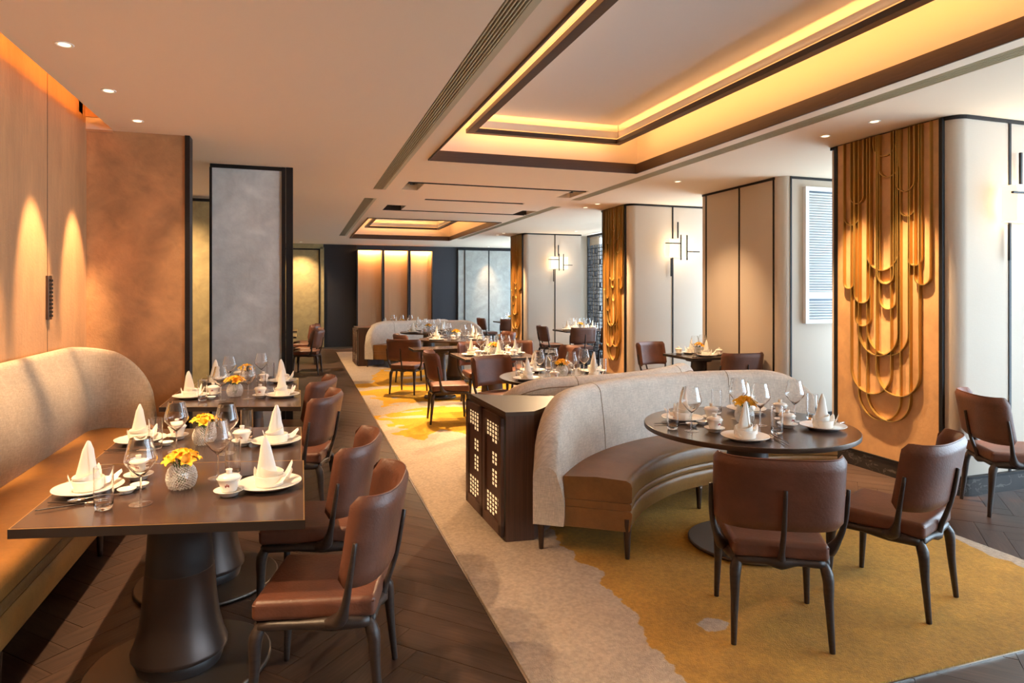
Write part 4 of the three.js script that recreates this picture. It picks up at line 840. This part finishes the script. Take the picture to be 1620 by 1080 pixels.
// crackled crystal vase with yellow flowers
const vase = proto('crystal_vase', 'vase');
{
  let g = lathe([[0, 0.002], [0.032, 0.002], [0.045, 0.010], [0.057, 0.032], [0.061, 0.055], [0.056, 0.080], [0.044, 0.100], [0.040, 0.104]], 40);
  g = mergeVertices(g); let s2 = new THREE.SphereGeometry(1, 4, 3);
  const p = g.attributes.position; for (let i = 0; i < p.count; i++) { const k = 1 + 0.05 * (hash(i, 3, 3) - 0.5); p.setX(i, p.getX(i) * k); p.setZ(i, p.getZ(i) * k); }
  mesh('bowl', fixGeo(g).toNonIndexed ? toCreasedNormals(fixGeo(g), 0.2) : g, M.crystal, vase);
  const beads = [];
  for (let k = 0; k < 420; k++) { const y = 0.008 + 0.095 * (k + 0.5) / 420, a = k * 2.39996, r = 0.0585 * Math.sqrt(Math.max(0.1, 1 - ((y - 0.052) / 0.068) ** 2)); const b = new THREE.OctahedronGeometry(0.0036 + 0.0026 * hash(k, 1, 1), 0); b.rotateX(k); b.translate(r * Math.cos(a), y, r * Math.sin(a)); beads.push(b); }
  const bd = mesh('crackle', merge(beads), M.crackle, vase); bd.userData.kind = 'stuff';
}
const flowers = proto('flower_bunch', 'flowers');
{
  const petalG = (() => { const pos = [], idx = [], n = 5, m = 4; for (let i = 0; i <= n; i++) for (let j = 0; j <= m; j++) { const v = i / n, q = j / m * 2 - 1, w = 0.0105 * Math.sin(Math.PI * (0.12 + 0.8 * v)); pos.push(0.003 + 0.030 * v, 0.034 * v - 0.018 * v * v * v + 0.004 * q * q, q * w); } for (let i = 0; i < n; i++) for (let j = 0; j < m; j++) { const a = i * (m + 1) + j; idx.push(a, a + 1, a + m + 1, a + 1, a + m + 2, a + m + 1); } const g = new THREE.BufferGeometry(); g.setAttribute('position', new THREE.Float32BufferAttribute(pos, 3)); g.setIndex(idx); g.computeVertexNormals(); return boxUV(g); })();
  const heads = [[0.002, 0.138, 0.0, 0, 0], [0.036, 0.122, 0.010, 0.5, 1], [-0.036, 0.120, 0.018, -0.5, 2], [0.008, 0.120, -0.036, 0.2, 3], [-0.024, 0.128, -0.022, -0.3, 4], [0.010, 0.116, 0.040, 0.2, 5], [0.026, 0.132, -0.02, 0, 6], [-0.014, 0.134, 0.022, 0, 7]];
  for (const [x, y, z, t, k] of heads) {
    const l = []; for (let j = 0; j < 6; j++) l.push(petalG.clone().rotateY(j * Math.PI / 3 + k));
    const f = mesh('flower', merge(l), k % 2 ? M.petal2 : M.petal, flowers); f.position.set(x, y, z); f.rotation.set(z * 16, 0, -x * 16); f.scale.setScalar(1.2);
    mesh('stem', sweepTube([[x * 0.3, 0.02, z * 0.3], [x * 0.6, 0.08, z * 0.6], [x, y, z]], [0.002, 0.002], 5), M.leaf, flowers);
  }
  for (let k = 0; k < 5; k++) { const a = k * 1.3 + 0.4; const g = petalG.clone().scale(1.1, 1, 0.8).rotateY(a); const f = mesh('leaf', g, M.leaf, flowers); f.position.set(0.012 * Math.cos(a), 0.098, -0.012 * Math.sin(a)); }
}
// place pieces on a table; where = words naming the table, side(x, d) = words naming the seat it belongs to
let napN = 0;
function setTable(where, y, o, side = () => '') {
  const T = y + TY + 0.0005;
  const lab = (what, x, d) => { const q = side(x, d); return [what + (q ? ', ' + q + ' of ' : ' on ') + where, what.split(' ').slice(-1)[0] + ' pieces on ' + where + (q ? ', ' + q : '')]; };
  const P = (pr, what, x, h, d, turn) => { const [l, g] = lab(what, x, d); put(pr, l, [x, T + h, -d], turn, g); };
  for (const [x, d, turn = 0] of o.plates || []) { P(plate, 'white porcelain plate', x, 0, d, 0); P(napkins[napN++ % 3], 'peaked white napkin', x, 0.0105, d, turn); }
  for (const [x, d] of o.cups || []) { P(saucer, 'white raised saucer', x, 0, d, 0); P(cup, 'white lidded tea cup', x, 0.0175, d, -0.3); }
  for (const [x, d] of o.wines || []) P(wine, 'large clear wine glass', x, 0, d, 0);
  for (const [x, d] of o.tumblers || []) P(tumbler, 'tall straight water glass', x, 0, d, 0);
  for (const [x, d] of o.dishes || []) P(dish, 'small white sauce dish', x, 0, d, 0);
  for (const [x, d, a] of o.sticks || []) P(stick, 'black and silver chopstick', x, 0, d, a);
  for (const [x, d, a] of o.spoons || []) P(spoon, 'silver soup spoon', x, 0, d, a);
  for (const [x, d, a = 0] of o.vases || []) { put(vase, 'round crackled crystal vase on ' + where, [x, T, -d], a, 'crystal vases'); put(flowers, 'yellow flowers in the vase on ' + where, [x, T + 0.004, -d], a, 'vase flowers'); }
}
const bySeat = (x, d) => x < -0.5 ? 'banquette side' : 'chair side';
const byRound = (x, d) => { const a = Math.atan2(d - 3.42, x - 2.69) * 180 / Math.PI; return a > 45 && a < 125 ? 'sofa side' : Math.abs(a) <= 45 ? 'sculpture side' : a >= 125 || a < -160 ? 'cabinet side' : 'chair side'; };
setTable('the first banquette table', 0, { plates: [[-0.86, 3.17, 0.4], [-0.13, 3.0, 0]], cups: [[-0.70, 3.31], [-0.285, 2.93]], wines: [[-0.61, 2.92], [-0.36, 3.22]], tumblers: [[-0.735, 2.90], [-0.30, 3.25]], dishes: [[-0.70, 3.10], [-0.665, 3.16]], vases: [[-0.49, 3.09, 0.3]], sticks: [[-0.86, 2.97, 1.85], [-0.85, 2.995, 1.9], [-0.20, 3.20, 1.3], [-0.20, 3.175, 1.35]], spoons: [[-0.86, 3.02, 1.9]] }, bySeat);
setTable('the second banquette table', 0, { plates: [[-0.86, 4.12, 0.4], [-0.13, 3.85, 0.3]], cups: [[-0.68, 4.15], [-0.31, 3.86]], wines: [[-0.63, 3.82], [-0.37, 3.68]], tumblers: [[-0.75, 3.93], [-0.30, 4.05]], dishes: [[-0.71, 4.0]], vases: [[-0.51, 3.94, 1.2]], sticks: [[-0.88, 3.90, 1.85], [-0.87, 3.925, 1.9], [-0.20, 4.03, 1.3]] }, bySeat);
setTable('the table by the brown partition', 0, { plates: [[-0.84, 5.72, 0.4], [-0.14, 5.56, 0]], cups: [[-0.68, 5.76], [-0.31, 5.56]], wines: [[-0.60, 5.52], [-0.40, 5.54]], tumblers: [[-0.73, 5.54], [-0.31, 5.75]], dishes: [[-0.68, 5.62]], vases: [[-0.51, 5.68]], sticks: [[-0.2, 5.72, 1.3]] }, bySeat);
setTable('the table by the grey screen', 0, { plates: [[-0.76, 6.60, 0.4], [-0.16, 6.45, 0]], cups: [[-0.57, 6.74], [-0.33, 6.42]], wines: [[-0.62, 6.40], [-0.36, 6.60]], tumblers: [[-0.28, 6.66]], vases: [[-0.49, 6.56, 0.8]] }, bySeat);
setTable('the pillar-side round table', FY, { plates: [[2.37, 3.66, 2.0], [2.40, 3.07, 0.2], [2.98, 3.80, 3.6], [3.04, 3.16, -0.3]], cups: [[2.55, 3.60], [2.36, 3.30], [3.08, 3.58], [2.86, 3.26]], wines: [[2.24, 3.36], [2.74, 3.58], [2.74, 3.36], [3.04, 3.40]], tumblers: [[2.16, 3.44], [2.72, 3.78], [2.68, 3.14], [3.20, 3.42]], dishes: [[2.32, 3.48], [2.42, 3.52], [2.96, 3.66], [2.93, 3.42]], vases: [[2.70, 3.46]], sticks: [[2.56, 3.00, 0.35], [2.585, 3.0, 0.35], [2.24, 3.56, 1.9], [3.2, 3.22, 1.2]], spoons: [[2.53, 3.03, 0.3], [3.18, 3.28, 1.2]] }, byRound);
function ring(where, [cx, cd], r, y, a0 = 0.4, n = 4) {
  const o = { plates: [], cups: [], wines: [], tumblers: [], dishes: [], vases: [[cx, cd]] };
  for (let k = 0; k < n; k++) {
    const a = a0 + k * 2 * Math.PI / n, P = (rad, da) => [cx + rad * Math.cos(a + da), cd + rad * Math.sin(a + da)];
    o.plates.push([...P(r - 0.17, 0), a]); o.cups.push(P(r - 0.28, 0.62)); o.wines.push(P(r - 0.38, -0.35)); o.tumblers.push(P(r - 0.18, -0.42)); o.dishes.push(P(r - 0.14, 0.40));
  }
  setTable(where, y, o, (x, d) => x < cx - 0.1 ? 'aisle side' : x > cx + 0.1 ? 'window side' : '');
}
ring('the round table behind the curved sofas', RT2, 0.62, FY, 0.35);
ring('the distant round table beside tan chairs', RT3, 0.66, FY, 0.6);
ring('the round table inside the distant sofa', RT4, 0.60, FY, 0.5);
ring('the round table behind the distant sofa', RT5, 0.60, FY, 0.2);
function square(where, x0, x1, d0, d1, y, two) {
  const mx = (x0 + x1) / 2, md = (d0 + d1) / 2, o = { plates: [], cups: [], wines: [], tumblers: [], vases: [[mx, md]] };
  const sides = two ? [[0, -1], [0, 1]] : [[0, -1], [0, 1], [-1, 0], [1, 0]];
  for (const [sx, sd] of sides) {
    const hx = (x1 - x0) / 2, hd = (d1 - d0) / 2, P = (k, l) => [mx + sx * hx * k - sd * l, md + sd * hd * k + sx * l];
    const kk = two ? 0.52 : 0.62;
    o.plates.push([...P(kk, 0), sx + sd]); o.cups.push(P(kk - 0.08, two ? 0.21 : 0.20)); o.wines.push(P(two ? 0.2 : 0.30, -0.11)); o.tumblers.push(P(kk, -0.19));
  }
  setTable(where, y, o, (x, d) => two ? '' : x < mx - 0.16 ? 'aisle side' : x > mx + 0.16 ? 'window side' : '');
}
square('the square table on the gold carpet patch', 1.95, 2.93, 7.80, 8.68, FY);
square('the table for two at the panelled block', 4.78, 5.45, 7.15, 7.86, 0, true);
square('the table by the lattice screen', 5.50, 6.50, 12.95, 13.80, 0);
square('the far right table', 5.40, 6.2, 17.5, 18.3, 0, true);
square('the nearer table past the grey screen', -1.0, -0.08, 13.0, 13.8, 0, true);

renderer.render(scene, camera);
